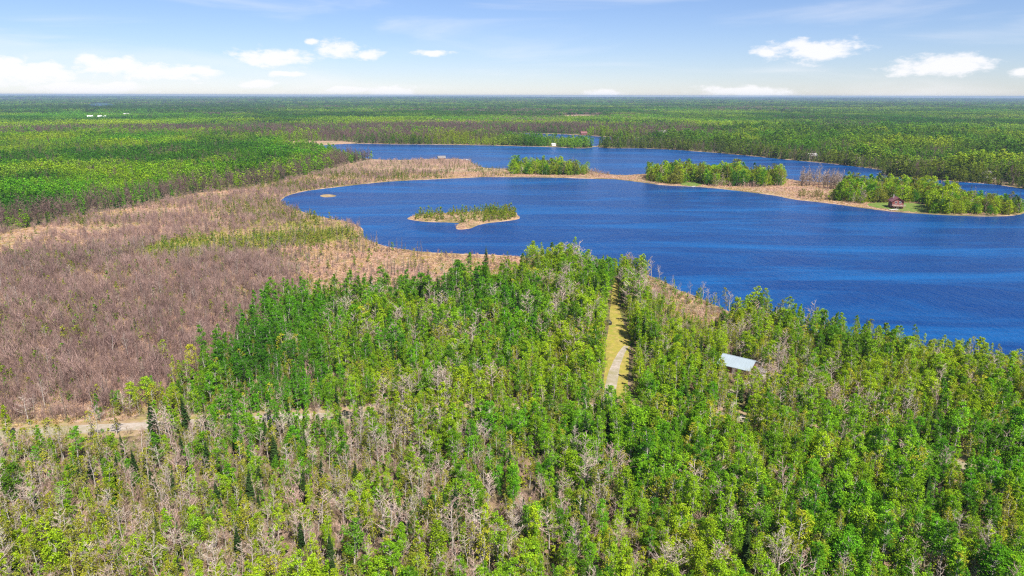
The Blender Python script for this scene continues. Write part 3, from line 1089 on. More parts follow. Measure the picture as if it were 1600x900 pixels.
def wetland():
    x, y = field(120, 430, 1.75)
    k = inside(MARSH, x, y) & ~inside(LAKE, x, y)
    x, y = x[k], y[k]
    px, py = proj(x, y)
    k = clear_of(ROAD_C, x, y, 4.6) & (py > 255)
    x, y, px, py = x[k], y[k], px[k], py[k]
    n1, n2, n3 = [np.clip((q - .5) * 1.6 + .5, 0, 1) for q in (vnoise(x, y, 26, 71), vnoise(x, y, 11, 72), vnoise(x, y, 70, 73))]
    # dense brown alder brush on the left, open sedge by the water
    dense = 1 / (1 + np.exp(-((py - 402) / 10 + (430 - px) / 60 - 1.5 + (n1 - .5) * 6)))
    dense = np.clip(dense * (px < 480), 0, 1)
    band = gauss(px, py, 230, 388, 400, 10) + gauss(px, py, 100, 392, 200, 16)
    mo = inside(MOSS, x, y)
    pth = np.clip(.06 - .2 * mo + .60 * dense + .45 * (n2 - .45) + .25 * (n1 > .55) * (px < 560) + .55 * gauss(px, py, 600, 425, 220, 24) * (n2 > .52), .03, .85)
    u = RNG.uniform(0, 1, len(x))
    a = u < pth
    t = np.clip(vnoise(x, y, 45, 74) + RNG.normal(0, .2, len(x)), 0, 1)
    big = 1.0
    s_lo, s_hi = .4, 1.0
    rough = np.clip((vnoise(x, y, 9, 79, 2) - .5) * 2.4 + .5, 0, 1)
    P = pack(x[a], y[a], mixc(PURPLE * .55, PINK * .85, np.clip(t[a] * .5 + rough[a] * .45, 0, 1)), 'thicket', .4, 1.05)
    P['s'] *= .6 + .7 * vnoise(x[a], y[a], 7, 80)
    P['s'] *= .55 + .7 * dense[a]
    plant('thicket', P)
    # thin leafless tamaracks
    v = RNG.uniform(0, 1, len(x))
    pt = np.clip(.035 + .2 * np.clip(n1 - .4, 0, 1) * 3 * (py < 440) + .09 * dense, 0, .26) * (px < 660)
    b = v < pt
    plant('tamarack', pack(x[b], y[b], mixc(BROWN * .7, GREY, RNG.uniform(0, 1, b.sum()) * .8), 'tamarack', .5, 1.35))
    b = (v > .975) & (dense > .4)
    plant('bare_tree', pack(x[b], y[b], mixc(GREY * .8, PURPLE, RNG.uniform(0, 1, b.sum())), 'bare_tree', .4, .75))
    b = (v > .968) & (v < .972) & (dense > .4) & (py > 440)
    plant('spruce_tree', pack(x[b], y[b], mixc(DARK, DARK2, RNG.uniform(0, 1, b.sum())), 'spruce_tree', .3, .6))
    # green and yellow brush patches
    w = RNG.uniform(0, 1, len(x))
    green = .8 * inside(MOSS, x + RNG.normal(0, 4, len(x)), y + RNG.normal(0, 4, len(x))) + .4 * gauss(px, py, 330, 375, 200, 22) + .6 * gauss(px, py, 60, 410, 110, 16) + .5 * gauss(px, py, 60, 560, 100, 60) * (n2 > .5) + .45 * gauss(px, py, 160, 515, 160, 35) * (n2 > .48)
    c = w < np.clip(green * 1.1 * np.clip((n2 - .36) * 8, .1, 1) + .035 + .16 * dense * np.clip((vnoise(x, y, 15, 86) - .52) * 8, 0, 1), 0, .7) 
    tt = RNG.uniform(0, 1, c.sum())
    plant('sapling', pack(x[c], y[c], mixc(np.array((.16, .30, .03)), np.array((.36, .36, .05)), tt), 'sapling', .55, 1.3))
    # single green trees standing in the brush
    for (qx, qy, s, tn) in [(258, 560, .75, LIME), (272, 590, .7, LIME), (303, 580, .8, YEL), (240, 625, .85, GREEN), (185, 640, .8, GREEN), (212, 640, .8, LIME), (10, 690, .9, LIME), (38, 585, .5, YEL), (330, 640, .9, GREEN), (310, 610, .8, GREEN)]:
        q = G(qx, qy)
        plant('leafy_tree', pack(np.array([q[0]]), np.array([q[1]]), tn[None, :], 'leafy_tree', s * .9, s))


def wetland_beyond():
    """The farther marsh: brush, thin conifers and green patches in front of the brown belt of trees."""
    x, y = field(430, 760, 2.1)
    k = inside(MARSH, x, y) & ~inside(LAKE, x, y)
    x, y = x[k], y[k]
    px, py = proj(x, y)
    k = (px < 700) & (py > 262) & (py - np.interp(px, [0, 150, 300, 470, 560, 700], [363, 333, 304, 276, 253, 242]) > 1)
    x, y, px, py = x[k], y[k], px[k], py[k]
    n1, n2 = vnoise(x, y, 32, 76), vnoise(x, y, 13, 77)
    u = RNG.uniform(0, 1, len(x))
    n1 = np.clip((n1 - .5) * 2.4 + .5, 0, 1)
    a = u < np.clip(.02 + .75 * (n1 - .4) + .2 * (n2 - .5) + .4 * gauss(px, py, 300, 345, 180, 9) + .35 * gauss(px, py, 120, 368, 160, 10), .03, .6)
    plant('thicket', pack(x[a], y[a], mixc(PURPLE * .6, PINK * .9, RNG.uniform(0, 1, a.sum())), 'thicket', .4, 1.1))
    a = (u > .55) & (u < .55 + np.clip(.22 * (n1 - .25), .02, .16) + .2 * gauss(px, py, 260, 345, 200, 14))
    plant('tamarack', pack(x[a], y[a], mixc(BROWN, GREY, RNG.uniform(0, .8, a.sum())), 'tamarack', .5, 1.05))
    g = gauss(px, py, 420, 335, 90, 18) + .7 * gauss(px, py, 470, 292, 60, 6) + .6 * gauss(px, py, 130, 345, 60, 7) + .5 * gauss(px, py, 600, 276, 80, 6)
    a = (u > 1 - np.clip(.9 * g * np.clip((n2 - .34) * 6, .1, 1) + .03, 0, .6))
    plant('sapling', pack(x[a], y[a], mixc(np.array((.15, .27, .03)), np.array((.34, .32, .05)), RNG.uniform(0, 1, a.sum())), 'sapling', .6, 1.35))


def shore_fringe():
    """Brush and dead trees on the bare strip between forest and lake."""
    x, y = field(200, 420, 2.0)
    k = inside(BEACH, x, y) & ~inside(LAKE, x, y) & (RNG.uniform(0, 1, len(x)) < .35)
    plant('thicket', pack(x[k], y[k], mixc(PINK, GREY, RNG.uniform(0, 1, k.sum())), 'thicket', .25, .7))
    for (qx, qy, s) in [(1050, 448, .6), (1062, 458, .7), (1078, 462, .6), (1097, 470, .9), (1112, 480, .7), (1124, 484, .7), (1030, 440, .9), (1018, 436, 1.0), (1270, 536, .9), (1285, 540, .8), (1140, 492, .8)]:
        q = G(qx, qy)
        plant('bare_tree', pack(np.array([q[0]]), np.array([q[1]]), GREY[None, :] * .9, 'bare_tree', s * .8, s))


def sedge_tufts():
    """Dry sedge standing all over the open marsh, the spit and the island."""
    for d0, d1, sp in ((150, 430, 1.5), (430, 760, 2.4)):
        x, y = field(d0, d1, sp)
        isl = inside(ISLE.mean(0) + (ISLE - ISLE.mean(0)) * .97, x, y)
        k = ((inside(MARSH, x, y) | inside(BEACH, x, y)) & ~inside(LAKE, x, y)) | isl
        k &= ~inside(LAWN, x, y) & ~inside(LAWN2, x, y) & clear_of(ROAD_C, x, y, 3.2)
        x, y, isl = x[k], y[k], isl[k]
        t = np.clip(vnoise(x, y, 16, 78) * 1.6 - .45 + RNG.normal(0, .2, len(x)), 0, 1)
        P = pack(x, y, mixc(np.array((.47, .285, .215)), np.array((.46, .33, .12)), t), 'sedge', .6, 1.5)
        P['z'][isl] = .45
        mo = inside(MOSS, x + RNG.normal(0, 3, len(x)), y + RNG.normal(0, 3, len(x)))
        P['tint'][mo] = mixc(np.array((.24, .27, .05)), np.array((.42, .34, .09)), RNG.uniform(0, 1, mo.sum()))
        plant('sedge', P)


near_forest()
sedge_tufts()
wetland()
wetland_beyond()
shore_fringe()

# ------------------------------------------------------------------ middle distance woods
FAR = {}


def far_plant(kind, P):
    FAR.setdefault(kind, []).append(P)


SPIT_SKIP = ground_line([(430, 300), (560, 262), (640, 252), (690, 246), (760, 258), (930, 266), (1010, 269), (1230, 278), (1330, 289), (1600, 324), (1600, 342), (1390, 333), (1240, 315), (1000, 288), (760, 280), (600, 288)], True, 6, 0, 30)


def brown_zones(px, py):
    return (gauss(px, py, 430, 209, 90, 5.5) + gauss(px, py, 700, 206, 170, 9) + gauss(px, py, 560, 217, 60, 6) + .8 * gauss(px, py, 60, 207, 90, 4) + .6 * gauss(px, py, 250, 205, 60, 4)
            + gauss(px, py, 1040, 208, 50, 5) + .7 * gauss(px, py, 900, 203, 60, 4) + .8 * gauss(px, py, 1080, 213, 40, 4) + .5 * gauss(px, py, 1330, 200, 50, 5))


def mid_forest():
    for (d0, d1, sp, suf) in ((430, 1000, 4.3, 1.0), (1000, 1900, 6.0, 1.12)):
        x, y = field(d0, d1, sp)
        px, py = proj(x, y)
        k = ~inside(LAKE, x, y) & ~inside(MARSH, x, y) & ~inside(LAGOON, x, y) & ~inside(TAN2, x, y) & ~inside(SPIT_SKIP, x, y)
        for hx, hy in HOMES:
            q = G(hx, hy)
            k &= ((x - q[0]) / 9) ** 2 + ((y - q[1] + 12) / 22) ** 2 > 1
        x, y, px, py = x[k], y[k], px[k], py[k]
        n1, n2, n3 = [np.clip((q - .5) * 1.8 + .5, 0, 1) for q in (vnoise(x, y, 130, 81), vnoise(x, y, 45, 82), vnoise(x, y, 260, 83))]
        # leafless dark belt along the edge of the marsh
        ey = np.interp(px, [-200, 0, 60, 150, 210, 300, 400, 470, 540, 620, 700], [405, 363, 353, 333, 323, 304, 291, 276, 257, 246, 242])
        belt = np.clip(1 - (ey - py) / np.interp(px, [0, 150, 300, 450, 600], [22, 17, 13, 13, 12]), 0, 1) * (px < 700)
        br = np.clip(brown_zones(px, py), 0, 1)
        right = (px > 930) & (py > 205)
        shore = np.clip(gauss(px, py, 700, 222, 90, 4) + right * np.clip((py - np.interp(px, [930, 1050, 1200, 1300, 1400, 1500, 1600], [222, 224, 236, 246, 262, 270, 278])) / 6, 0, 1), 0, 1)
        wb = .03 + (4.5 * np.clip(belt * 3, 0, 1) * np.clip((vnoise(x, y, 26, 85) - .3) * 4, .25, 1)) + 7 * br + 2.5 * np.clip(n2 * .5 + (1 - n3) * .5 - .6, 0, 1) + .25 * shore
        wsp = .03 + 1.6 * (belt > .2) * (vnoise(x, y, 40, 84) > .48) + .35 * shore + 3.5 * np.clip(n3 * .5 + n2 * .5 - .6, 0, 1) + .1 * right
        wle = 1.0
        c = np.cumsum(np.stack([wb, wsp, wle + 0 * wb]) / (wb + wsp + wle), 0)
        pick = (RNG.uniform(0, 1, len(x))[None, :] > c).sum(0)
        k = pick == 2
        t = np.clip((n1[k] - .5) * 1.2 + .42 + (vnoise(x[k], y[k], 22, 115, 2) - .5) * .9 + RNG.normal(0, .07, k.sum()), 0, 1)
        tint = stand_tint(x[k], y[k], t, 90)
        ol = np.clip(shore[k] * .55 + right[k] * .2, 0, 1)
        tint = tint * (1 - ol[:, None]) + OLIVE * .8 * ol[:, None]
        P = pack(x[k], y[k], tint, 'leafy_mid', .7 * suf, 1.2 * suf)
        P['s'] *= .72 + .5 * np.clip((vnoise(x[k], y[k], 55, 113) - .5) * 2 + .5, 0, 1)
        rough = np.clip((vnoise(x[k], y[k], 16, 117, 2) - .5) * 2.2 + .5, 0, 1)
        P['s'] *= np.where(right[k], .75 + .65 * rough, 1)
        P['sw'] *= np.where(right[k], 1.2, 1)
        dk = np.where(right[k], np.clip(.75 - vnoise(x[k], y[k], 21, 118, 2) * 1.1, 0, .7) * 1.1, 0)[:, None]
        P['tint'] = P['tint'] * (1 - dk) + DEEP * .8 * dk
        far_plant('leafy_mid', P)
        k = pick == 0
        tb = RNG.uniform(0, 1, k.sum())
        far_plant('bare_mid', pack(x[k], y[k], mixc(BROWN * .38, PURPLE * .6, tb), 'bare_mid', .9 * suf, 1.45 * suf))
        k = pick == 1
        far_plant('spruce_mid', pack(x[k], y[k], mixc(DARK, DARK2 * 1.2, RNG.uniform(0, 1, k.sum())), 'spruce_mid', .6 * suf, 1.05 * suf))


def spit():
    """The wooded tongue of land between the two waters, and the island."""
    x, y = field(330, 900, 2.4)
    k = inside(MARSH, x, y) & ~inside(LAKE, x, y)
    x, y = x[k], y[k]
    px, py = proj(x, y)
    k = (py < 341) & ((py < 300) | (px > 700))
    k &= ~inside(LAWN, x, y) & ~inside(LAWN2, x, y)
    x, y, px, py = x[k], y[k], px[k], py[k]
    u = RNG.uniform(0, 1, len(x))
    n1 = vnoise(x, y, 20, 91)

    def zone(poly):
        return inside(np.array(poly, float), px, py)
    # brush on the western part
    west = px < 800
    a = west & (u < .07 + .4 * gauss(px, py, 690, 250, 50, 8) + .35 * gauss(px, py, 520, 268, 120, 7) * (n1 > .4) + .1 * (py < 262) - .05 * gauss(px, py, 600, 276, 100, 6))
    far_plant('thicket_mid', pack(x[a], y[a], mixc(BROWN, PINK, RNG.uniform(0, 1, a.sum())), 'thicket_mid', .6, 1.25))
    a = west & (u > .95 - .1 * gauss(px, py, 610, 256, 40, 5)) & (n1 > .35)
    far_plant('spruce_mid', pack(x[a], y[a], mixc(DARK2, OLIVE * .6, RNG.uniform(0, 1, a.sum())), 'spruce_mid', .22, .5))
    a = west & (u > .70) & (u < .9) & (py > 258) & (n1 > .42)
    plant('sapling', pack(x[a], y[a], mixc(OLIVE, GREEN, RNG.uniform(0, .6, a.sum())), 'sapling', .6, 1.2))
    # tree stands
    g1 = zone([(800, 262), (850, 263), (918, 266), (920, 273.5), (880, 274), (800, 272.5)])
    g2 = zone([(1012, 270), (1225, 278), (1222, 291), (1190, 292), (1140, 291), (1110, 291), (1098, 287), (1062, 286), (1060, 289), (1012, 283.5)])
    g4 = zone([(1330, 288), (1450, 302), (1600, 322), (1600, 338), (1500, 337), (1455, 334), (1448, 324), (1418, 318), (1386, 316), (1360, 319), (1330, 318), (1300, 312), (1318, 302)])
    g3 = zone([(1245, 279), (1330, 288), (1316, 298), (1250, 292)])
    g5 = zone([(1248, 303), (1285, 307), (1300, 315), (1248, 309)])
    for g, p, tall in ((g1, .32, .85), (g2, .30, .95), (g4, .27, .95)):
        a = g & (u < p)
        t = np.clip(RNG.normal(.7, .35, a.sum()), 0, 1)
        tint = mixc(GREEN, LIME, t)
        dd = RNG.uniform(0, 1, a.sum()) < .15
        tint[dd] = DEEP
        o = RNG.uniform(0, 1, a.sum()) < (.25 if tall != .95 else .35)
        tint[o] = OLIVE * .95
        P = pack(x[a], y[a], tint, 'shore_tree', .6 * tall, 1.55 * tall)
        P['s'] *= np.where(px[a] > 1490, .68, 1) * (.7 + .5 * vnoise(x[a], y[a], 18, 114))
        plant('shore_leafy', P)
        a = g & (u > .955)
        plant('shore_bare', pack(x[a], y[a], mixc(BROWN, GREY * .8, RNG.uniform(0, 1, a.sum())), 'bare_mid', .8, 1.4))
        a = g & (u > .93) & (u < .945)
        plant('shore_spruce', pack(x[a], y[a], mixc(DARK, DARK2, RNG.uniform(0, 1, a.sum())), 'spruce_mid', .8, 1.35))
    a = g4 & (px > 1450) & (u > .3) & (u < .55)
    far_plant('leafy_mid', pack(x[a], y[a], mixc(OLIVE, LIME, RNG.uniform(0, 1, a.sum())), 'leafy_mid', .25, .55))
    a = (g1 | g2) & (u > .3) & (u < .42)
    far_plant('leafy_mid', pack(x[a], y[a], mixc(OLIVE, GREEN, RNG.uniform(0, 1, a.sum())), 'leafy_mid', .2, .5))
    a = g3 & (u < .33)
    plant('shore_bare', pack(x[a], y[a], mixc(GREY * .8, BROWN, RNG.uniform(0, 1, a.sum())), 'bare_mid', .95, 1.5))
    a = g5 & (u < .35)
    P = pack(x[a], y[a], mixc(OLIVE, BROWN, RNG.uniform(0, .7, a.sum())), 'leafy_mid', .3, .55)
    far_plant('leafy_mid', P)
    a = (px > 800) & ~(g1 | g2 | g3 | g4) & (u < .06)
    far_plant('thicket_mid', pack(x[a], y[a], mixc(PINK, OLIVE, RNG.uniform(0, 1, a.sum())), 'thicket_mid', .3, .8))
    a = ((px > 1012) & (px < 1045) & g2 | zone([(920, 266), (955, 270), (950, 276), (920, 275)]) | zone([(1110, 288), (1225, 290), (1225, 294), (1110, 292)])) & (u > .5) & (u < .72)
    far_plant('thicket_mid', pack(x[a], y[a], mixc(BROWN, PINK, RNG.uniform(0, 1, a.sum())), 'thicket_mid', .7, 1.5))
    # island saplings
    x, y = field(380, 520, 1.5)
    k = inside(ISLE * .0 + (ISLE.mean(0) + (ISLE - ISLE.mean(0)) * .95), x, y)
    x, y = x[k], y[k]
    px, py = proj(x, y)
    u = RNG.uniform(0, 1, len(x))
    ok = (px > 648) & (py < 349)
    a = ok & (u < .12 + .35 * (px > 755) + .28 * (py < 337) + .2 * (px < 685))
    plant('sapling', pack(x[a], y[a], mixc(np.array((.16, .30, .02)), np.array((.34, .36, .04)), RNG.uniform(0, 1, a.sum())), 'sapling', .7, 1.5, .45))
    a = ok & (u > .97)
    plant('tamarack', pack(x[a], y[a], mixc(BROWN, OLIVE, RNG.uniform(0, 1, a.sum())), 'tamarack', .5, .9, .45))


def stand_tint(x, y, t, size):
    """Leaf colour that goes by stands: deep green, fresh green, lime and pale ones."""
    q = np.clip((vnoise(x, y, size, 111) - .5) * 2.6 + .5, 0, 1)
    r = np.clip((vnoise(x, y, size * .4, 112) - .5) * 2.2 + .5, 0, 1)
    c = mixc(GREEN, LIME, t)
    dk = (np.clip(.6 - q, 0, .5) * 1.8)[:, None]
    c = c * (1 - dk) + DEEP * dk
    pl = np.clip(r - .72, 0, .28)[:, None] * 1.6
    return c * (1 - pl) + np.array((.34, .43, .07)) * pl


def flat(P):
    """Far clumps stand for wider pieces of wood: spread them, but keep the height of trees."""
    k = np.maximum(P['s'] / 1.2, 1)
    P['s'], P['sw'] = P['s'] / k, P['sw'] * k
    return P


def far_forest():
    for (d0, d1, sp, sc) in ((1900, 3400, 13, .95), (3400, 6500, 21, 1.15), (6500, 12500, 48, 2.1), (12500, 24000, 110, 3.6)):
        x, y = field(d0, d1, sp)
        px, py = proj(x, y)
        k = ~inside(TAN, x, y) & ~inside(LAGOON, x, y) & ~inside(LAKE, x, y)
        for (a, b, w, h) in PONDS:
            if w:
                k &= ((px - a) / (w * 1.05)) ** 2 + ((py - b - .2) / (h * 1.5)) ** 2 > 1
        for hx, hy in HOMES:
            q = G(hx, hy)
            k &= ((x - q[0]) / 16) ** 2 + ((y - q[1] + 35) / 50) ** 2 > 1
        x, y, px, py = x[k], y[k], px[k], py[k]
        n1, n2, n3 = [np.clip((q - .5) * 2.0 + .5, 0, 1) for q in (vnoise(x, y, 600, 101), vnoise(x, y, 330, 102), vnoise(x, y, 1500, 103))]
        br = np.clip(brown_zones(px, py), 0, 1) + .6 * gauss(px, py, 880, 183, 90, 3.5) + .5 * gauss(px, py, 1180, 172, 70, 4)
        wb = .03 + 6 * br + 9.0 * np.clip(n2 * .6 + (1 - n1) * .4 - .64, 0, 1)
        con = gauss(px, py, 1250, 188, 110, 3) + gauss(px, py, 1550, 187, 90, 4) + gauss(px, py, 1330, 190, 40, 2.5) + gauss(px, py, 330, 178, 160, 3) + gauss(px, py, 60, 209, 40, 3) + .8 * gauss(px, py, 330, 168, 180, 4) + .8 * gauss(px, py, 1450, 169, 120, 2) + .6 * gauss(px, py, 760, 172, 120, 4)
        wsp = .05 + 5 * con + 14 * np.clip(n3 * .4 + (1 - n2) * .6 - .55, 0, 1) + 2.0 * np.clip((180 - py) / 14, 0, 1)
        wle = .9 + .5 * ((px > 1100) & (py > 176)) + 0 * n1
        c = np.cumsum(np.stack([wb, wsp, wle + 0 * wb]) / (wb + wsp + wle), 0)
        pick = (RNG.uniform(0, 1, len(x))[None, :] > c).sum(0)
        z = relief(x, y) - (1.0 if d0 > 6000 else 0)
        k = pick == 2
        t = np.clip((n1[k] - .5) * 1.2 + .38 + (vnoise(x[k], y[k], 70, 116, 2) - .5) * .8 + RNG.normal(0, .07, k.sum()), 0, 1)
        far_plant('leafy_far', flat(pack(x[k], y[k], stand_tint(x[k], y[k], t, 420), 'leafy_far', .8 * sc, 1.15 * sc, z[k])))
        k = pick == 0
        far_plant('bare_far', flat(pack(x[k], y[k], mixc(BROWN * .75, PURPLE * .9, RNG.uniform(0, 1, k.sum())), 'bare_far', .8 * sc, 1.1 * sc, z[k])))
        k = pick == 1
        far_plant('spruce_far', flat(pack(x[k], y[k], mixc(DARK, DARK2, RNG.uniform(0, 1, k.sum())), 'spruce_far', .75 * sc, 1.1 * sc, z[k])))


mid_forest()
spit()
far_forest()

# ------------------------------------------------------------------ trees as single things
COLOURS = [('lime green', LIME), ('fresh green', GREEN), ('deep green', DEEP), ('yellow green', YEL), ('olive', OLIVE)]


def look(t):
    t = np.asarray(t) / np.linalg.norm(t)
    return min(COLOURS, key=lambda c: np.linalg.norm(c[1] / np.linalg.norm(c[1]) - t) + (0.08 if c[0] == 'deep green' else 0))[0]


def where(px, py):
    ry = np.interp(px, [p[0] for p in ROAD_PX], [p[1] for p in ROAD_PX])
    if py > ry:
        return 'near the gravel road' if py < ry + 22 else 'landward of the road'
    if abs(px - 1153) < 70 and abs(py - 580) < 50:
        return 'by the steel roof'
    if abs(px - 963) < 45:
        return 'beside the grassy track'
    if py > ry - 20:
        return 'near the gravel road'
    if px < 955:
        return 'between road and marsh'
    return 'between road and lake'


KINDWORD = {'leafy_tree': 'a leafy tree', 'budding_tree': 'a budding tree', 'bare_tree': 'a leafless tree', 'spruce_tree': 'a dark spruce'}
ALLX = np.concatenate([NEAR_P['x'] for k in KINDWORD for NEAR_P in NEAR[k]])
ALLY = np.concatenate([NEAR_P['y'] for k in KINDWORD for NEAR_P in NEAR[k]])
ALLK = np.concatenate([np.full(len(NEAR_P['x']), i) for i, k in enumerate(KINDWORD) for NEAR_P in NEAR[k]])


def neighbour(x, y):
    """What stands nearest to a tree."""
    d = (ALLX - x) ** 2 + (ALLY - y) ** 2
    d[d < 1e-6] = 1e9
    return list(KINDWORD.values())[int(ALLK[int(np.argmin(d))])]


def tree_things(kind, lib, P, limit, name, describe, part_names, category):
    """The trees that show largest become things of their own; the others are returned."""
    px, py = proj(P['x'], P['y'], P['z'])
    dist = np.sqrt(P['x'] ** 2 + P['y'] ** 2 + CAM_H ** 2)
    vis = (px > 4) & (px < 1596) & (py > 60) & (py < 925)
    score = np.where(vis, P['s'] / dist, -1)
    order = np.argsort(-score)
    best = [i for i in order[:limit] if score[i] > 0]
    for i in best:
        tmesh, cmesh, _ = LIB[lib][P['v'][i]]
        e = bpy.data.objects.new(name, None)
        COL.objects.link(e)
        e.empty_display_size = 0.5
        e.location = (P['x'][i], P['y'][i], P['z'][i])
        e.rotation_euler = (P['tx'][i], P['ty'][i], P['r'][i])
        e.scale = (P['s'][i] * P['sw'][i], P['s'][i] * P['sw'][i], P['s'][i])
        lab, grp = describe(P['tint'][i], px[i], py[i], P['s'][i], P['v'][i])
        if kind in KINDWORD:
            nb = neighbour(P['x'][i], P['y'][i])
            lab, grp = lab + ', next to ' + nb, grp + ' next to ' + nb
        tag(e, lab, category, grp)
        tint = [float(c) for c in P['tint'][i]]
        if tmesh:
            o = bpy.data.objects.new(part_names[0], tmesh)
            COL.objects.link(o)
            o.parent = e
        o = bpy.data.objects.new(part_names[1], cmesh)
        COL.objects.link(o)
        o.parent = e
        o['tint'] = tint
    rest = np.ones(len(px), bool)
    rest[best] = False
    return sub(P, rest)


NEAR = {k: cat(v) for k, v in NEAR.items()}
FAR = {k: cat(v) for k, v in FAR.items()}


def d_leafy(t, px, py, s, v):
    form = 'broad' if v in (4, 5, 8, 9, 10, 11) else ('open crowned' if v in (6, 7) else 'narrow')
    form = ('tall ' if s > .85 else ('low ' if s < .7 else '')) + form
    w = where(px, py)
    return '%s %s leafy tree %s' % (look(t), form, w), '%s %s leafy trees %s' % (look(t), form, w)


def d_bud(t, px, py, s, v):
    w = where(px, py)
    f = 'tall' if s > .8 else ('middling' if s > .65 else 'low')
    return '%s %s budding tree %s' % (f, look(t), w), '%s %s budding trees %s' % (f, look(t), w)


def d_bare(t, px, py, s, v):
    c = 'pinkish' if t[0] / t[2] > 1.55 else 'grey'
    f = 'spreading' if v == 4 else ('tall' if v in (0, 2) else 'short')
    w = where(px, py)
    return '%s %s leafless tree %s' % (f, c, w), '%s %s leafless trees %s' % (f, c, w)


def d_spruce(t, px, py, s, v):
    f = 'tall' if s > .85 else ('half grown' if s > .65 else 'small')
    w = where(px, py)
    return '%s dark pointed spruce %s' % (f, w), '%s spruces %s' % (f, w)


def stand(px):
    if px < 960:
        return 'on the low spit west of the sandbar'
    if px < 1240:
        return 'on the wooded middle of the spit'
    if px < 1335:
        return 'on the sandy neck of the spit'
    if px < 1372:
        return 'on the point, on the spit side of the red cabin'
    if px < 1430:
        return 'beside the red cabin'
    if px < 1520:
        return 'between the red cabin and the tip of the point'
    return 'at the tip of the point'


NEAR['leafy_tree'] = tree_things('leafy_tree', 'leafy_tree', NEAR['leafy_tree'], 300, 'leafy_tree', d_leafy, ('trunk', 'crown'), 'tree')
NEAR['budding_tree'] = tree_things('budding_tree', 'budding_tree', NEAR['budding_tree'], 260, 'budding_tree', d_bud, ('trunk', 'crown'), 'tree')
NEAR['bare_tree'] = tree_things('bare_tree', 'bare_tree', NEAR['bare_tree'], 300, 'bare_tree', d_bare, ('trunk', 'branches'), 'bare tree')
NEAR['spruce_tree'] = tree_things('spruce_tree', 'spruce_tree', NEAR['spruce_tree'], 260, 'spruce_tree', d_spruce, ('trunk', 'crown'), 'spruce')
for key, lib, nm, lab, cg, parts in (
        ('shore_leafy', 'shore_tree', 'shoreline_tree', '%s leafy tree %s', 'shoreline tree', ('trunk', 'crown')),
        ('shore_bare', 'bare_mid', 'leafless_shoreline_tree', '%s leafless tree %s', 'bare tree', ('trunk', 'branches')),
        ('shore_spruce', 'spruce_mid', 'shoreline_spruce', '%s dark spruce %s', 'spruce', ('trunk', 'crown'))):
    def d(t, px, py, s, v, lab=lab, nm=nm):
        c = ('tall ' if s > 1.2 else ('short ' if s < .9 else 'middling ')) + {'shoreline_tree': look(t), 'leafless_shoreline_tree': 'brown'}.get(nm, 'pointed')
        return lab % (c, stand(px)), (lab % (c, stand(px))).replace('tree', 'trees')
    rest = tree_things(key, lib, NEAR.pop(key), 290, nm, d, parts, cg)
    if len(rest['x']):
        FAR[lib] = cat([FAR[lib], rest]) if lib in FAR else rest

STUFF = {'leafy_tree': ('leafy_forest', 'green leafy woods between the road and the lake', 'forest'),
         'budding_tree': ('budding_forest', 'olive budding trees scattered through the woods', 'forest'),
         'bare_tree': ('leafless_forest', 'grey leafless trees scattered through the woods', 'forest'),
         'spruce_tree': ('spruce_forest', 'dark spruces scattered through the woods by the marsh', 'forest'),
         'thicket': ('alder_brush', 'pinkish brown leafless brush of the marsh and forest floor', 'brush'),
         'sedge': ('sedge_tufts', 'dry tan sedge tufts of the marsh and the island', 'sedge'),
         'tamarack': ('tamarack_scrub', 'thin leafless conifers standing in the marsh', 'scrub'),
         'sapling': ('sapling_brush', 'small green saplings and bushes on the forest floor and island', 'saplings'),
         'leafy_mid': ('green_woods', 'bright green woods beyond the marsh and across the lake', 'forest'),
         'shore_tree': ('spit_woods', 'green trees filling the wooded spit', 'forest'),
         'bare_mid': ('brown_woods', 'brown leafless belt of trees along the edge of the marsh', 'forest'),
         'spruce_mid': ('conifer_woods', 'dark conifers in the woods across the lake', 'forest'),
         'thicket_mid': ('spit_brush', 'brown brush on the low spit between the waters', 'brush'),
         'leafy_far': ('distant_green_woods', 'distant green woods reaching to the horizon', 'forest'),
         'bare_far': ('distant_brown_woods', 'distant brown leafless woods behind the lake', 'forest'),
         'spruce_far': ('distant_conifer_woods', 'distant dark conifer woods below the horizon', 'forest')}
for src in (NEAR, FAR):
    for kind, P in src.items():
        nm, lab, cg = STUFF[kind]
        scatter(nm, kind, P, lab, cg)

# ------------------------------------------------------------------ buildings, docks and boats
M['log_brown'] = plain('log_brown', (0.17, 0.09, 0.05), 0.8, scale=3)
M['red_wood'] = plain('red_wood', (0.20, 0.055, 0.045), 0.8, scale=3)
M['red_roof'] = plain('red_roof', (0.20, 0.075, 0.075), 0.7, scale=2)
M['steel_roof'] = plain('steel_roof', (0.32, 0.38, 0.41), 0.55, 0.1, 0.12, 0.35)
M['white_paint'] = plain('white_paint', (0.78, 0.77, 0.74), 0.6)
M['cream_paint'] = plain('cream_paint', (0.62, 0.55, 0.42), 0.7)
M['grey_shingle'] = plain('grey_shingle', (0.20, 0.18, 0.17), 0.9)
M['pale_shingle'] = plain('pale_shingle', (0.48, 0.46, 0.43), 0.9)
M['dark_glass'] = plain('dark_glass', (0.02, 0.025, 0.03), 0.12)
M['dock_wood'] = plain('dock_wood', (0.60, 0.58, 0.52), 0.8, scale=4)
M['deck_wood'] = plain('deck_wood', (0.30, 0.20, 0.15), 0.8, scale=4)
M['near_black'] = plain('near_black', (0.02, 0.024, 0.022), 0.9)
M['blue_canvas'] = plain('blue_canvas', (0.10, 0.17, 0.34), 0.8)
M['stone'] = plain('chimney_stone', (0.26, 0.24, 0.22), 0.9, var=.35, scale=4)
M['orange_hull'] = plain('orange_hull', (0.50, 0.11, 0.04), 0.5)


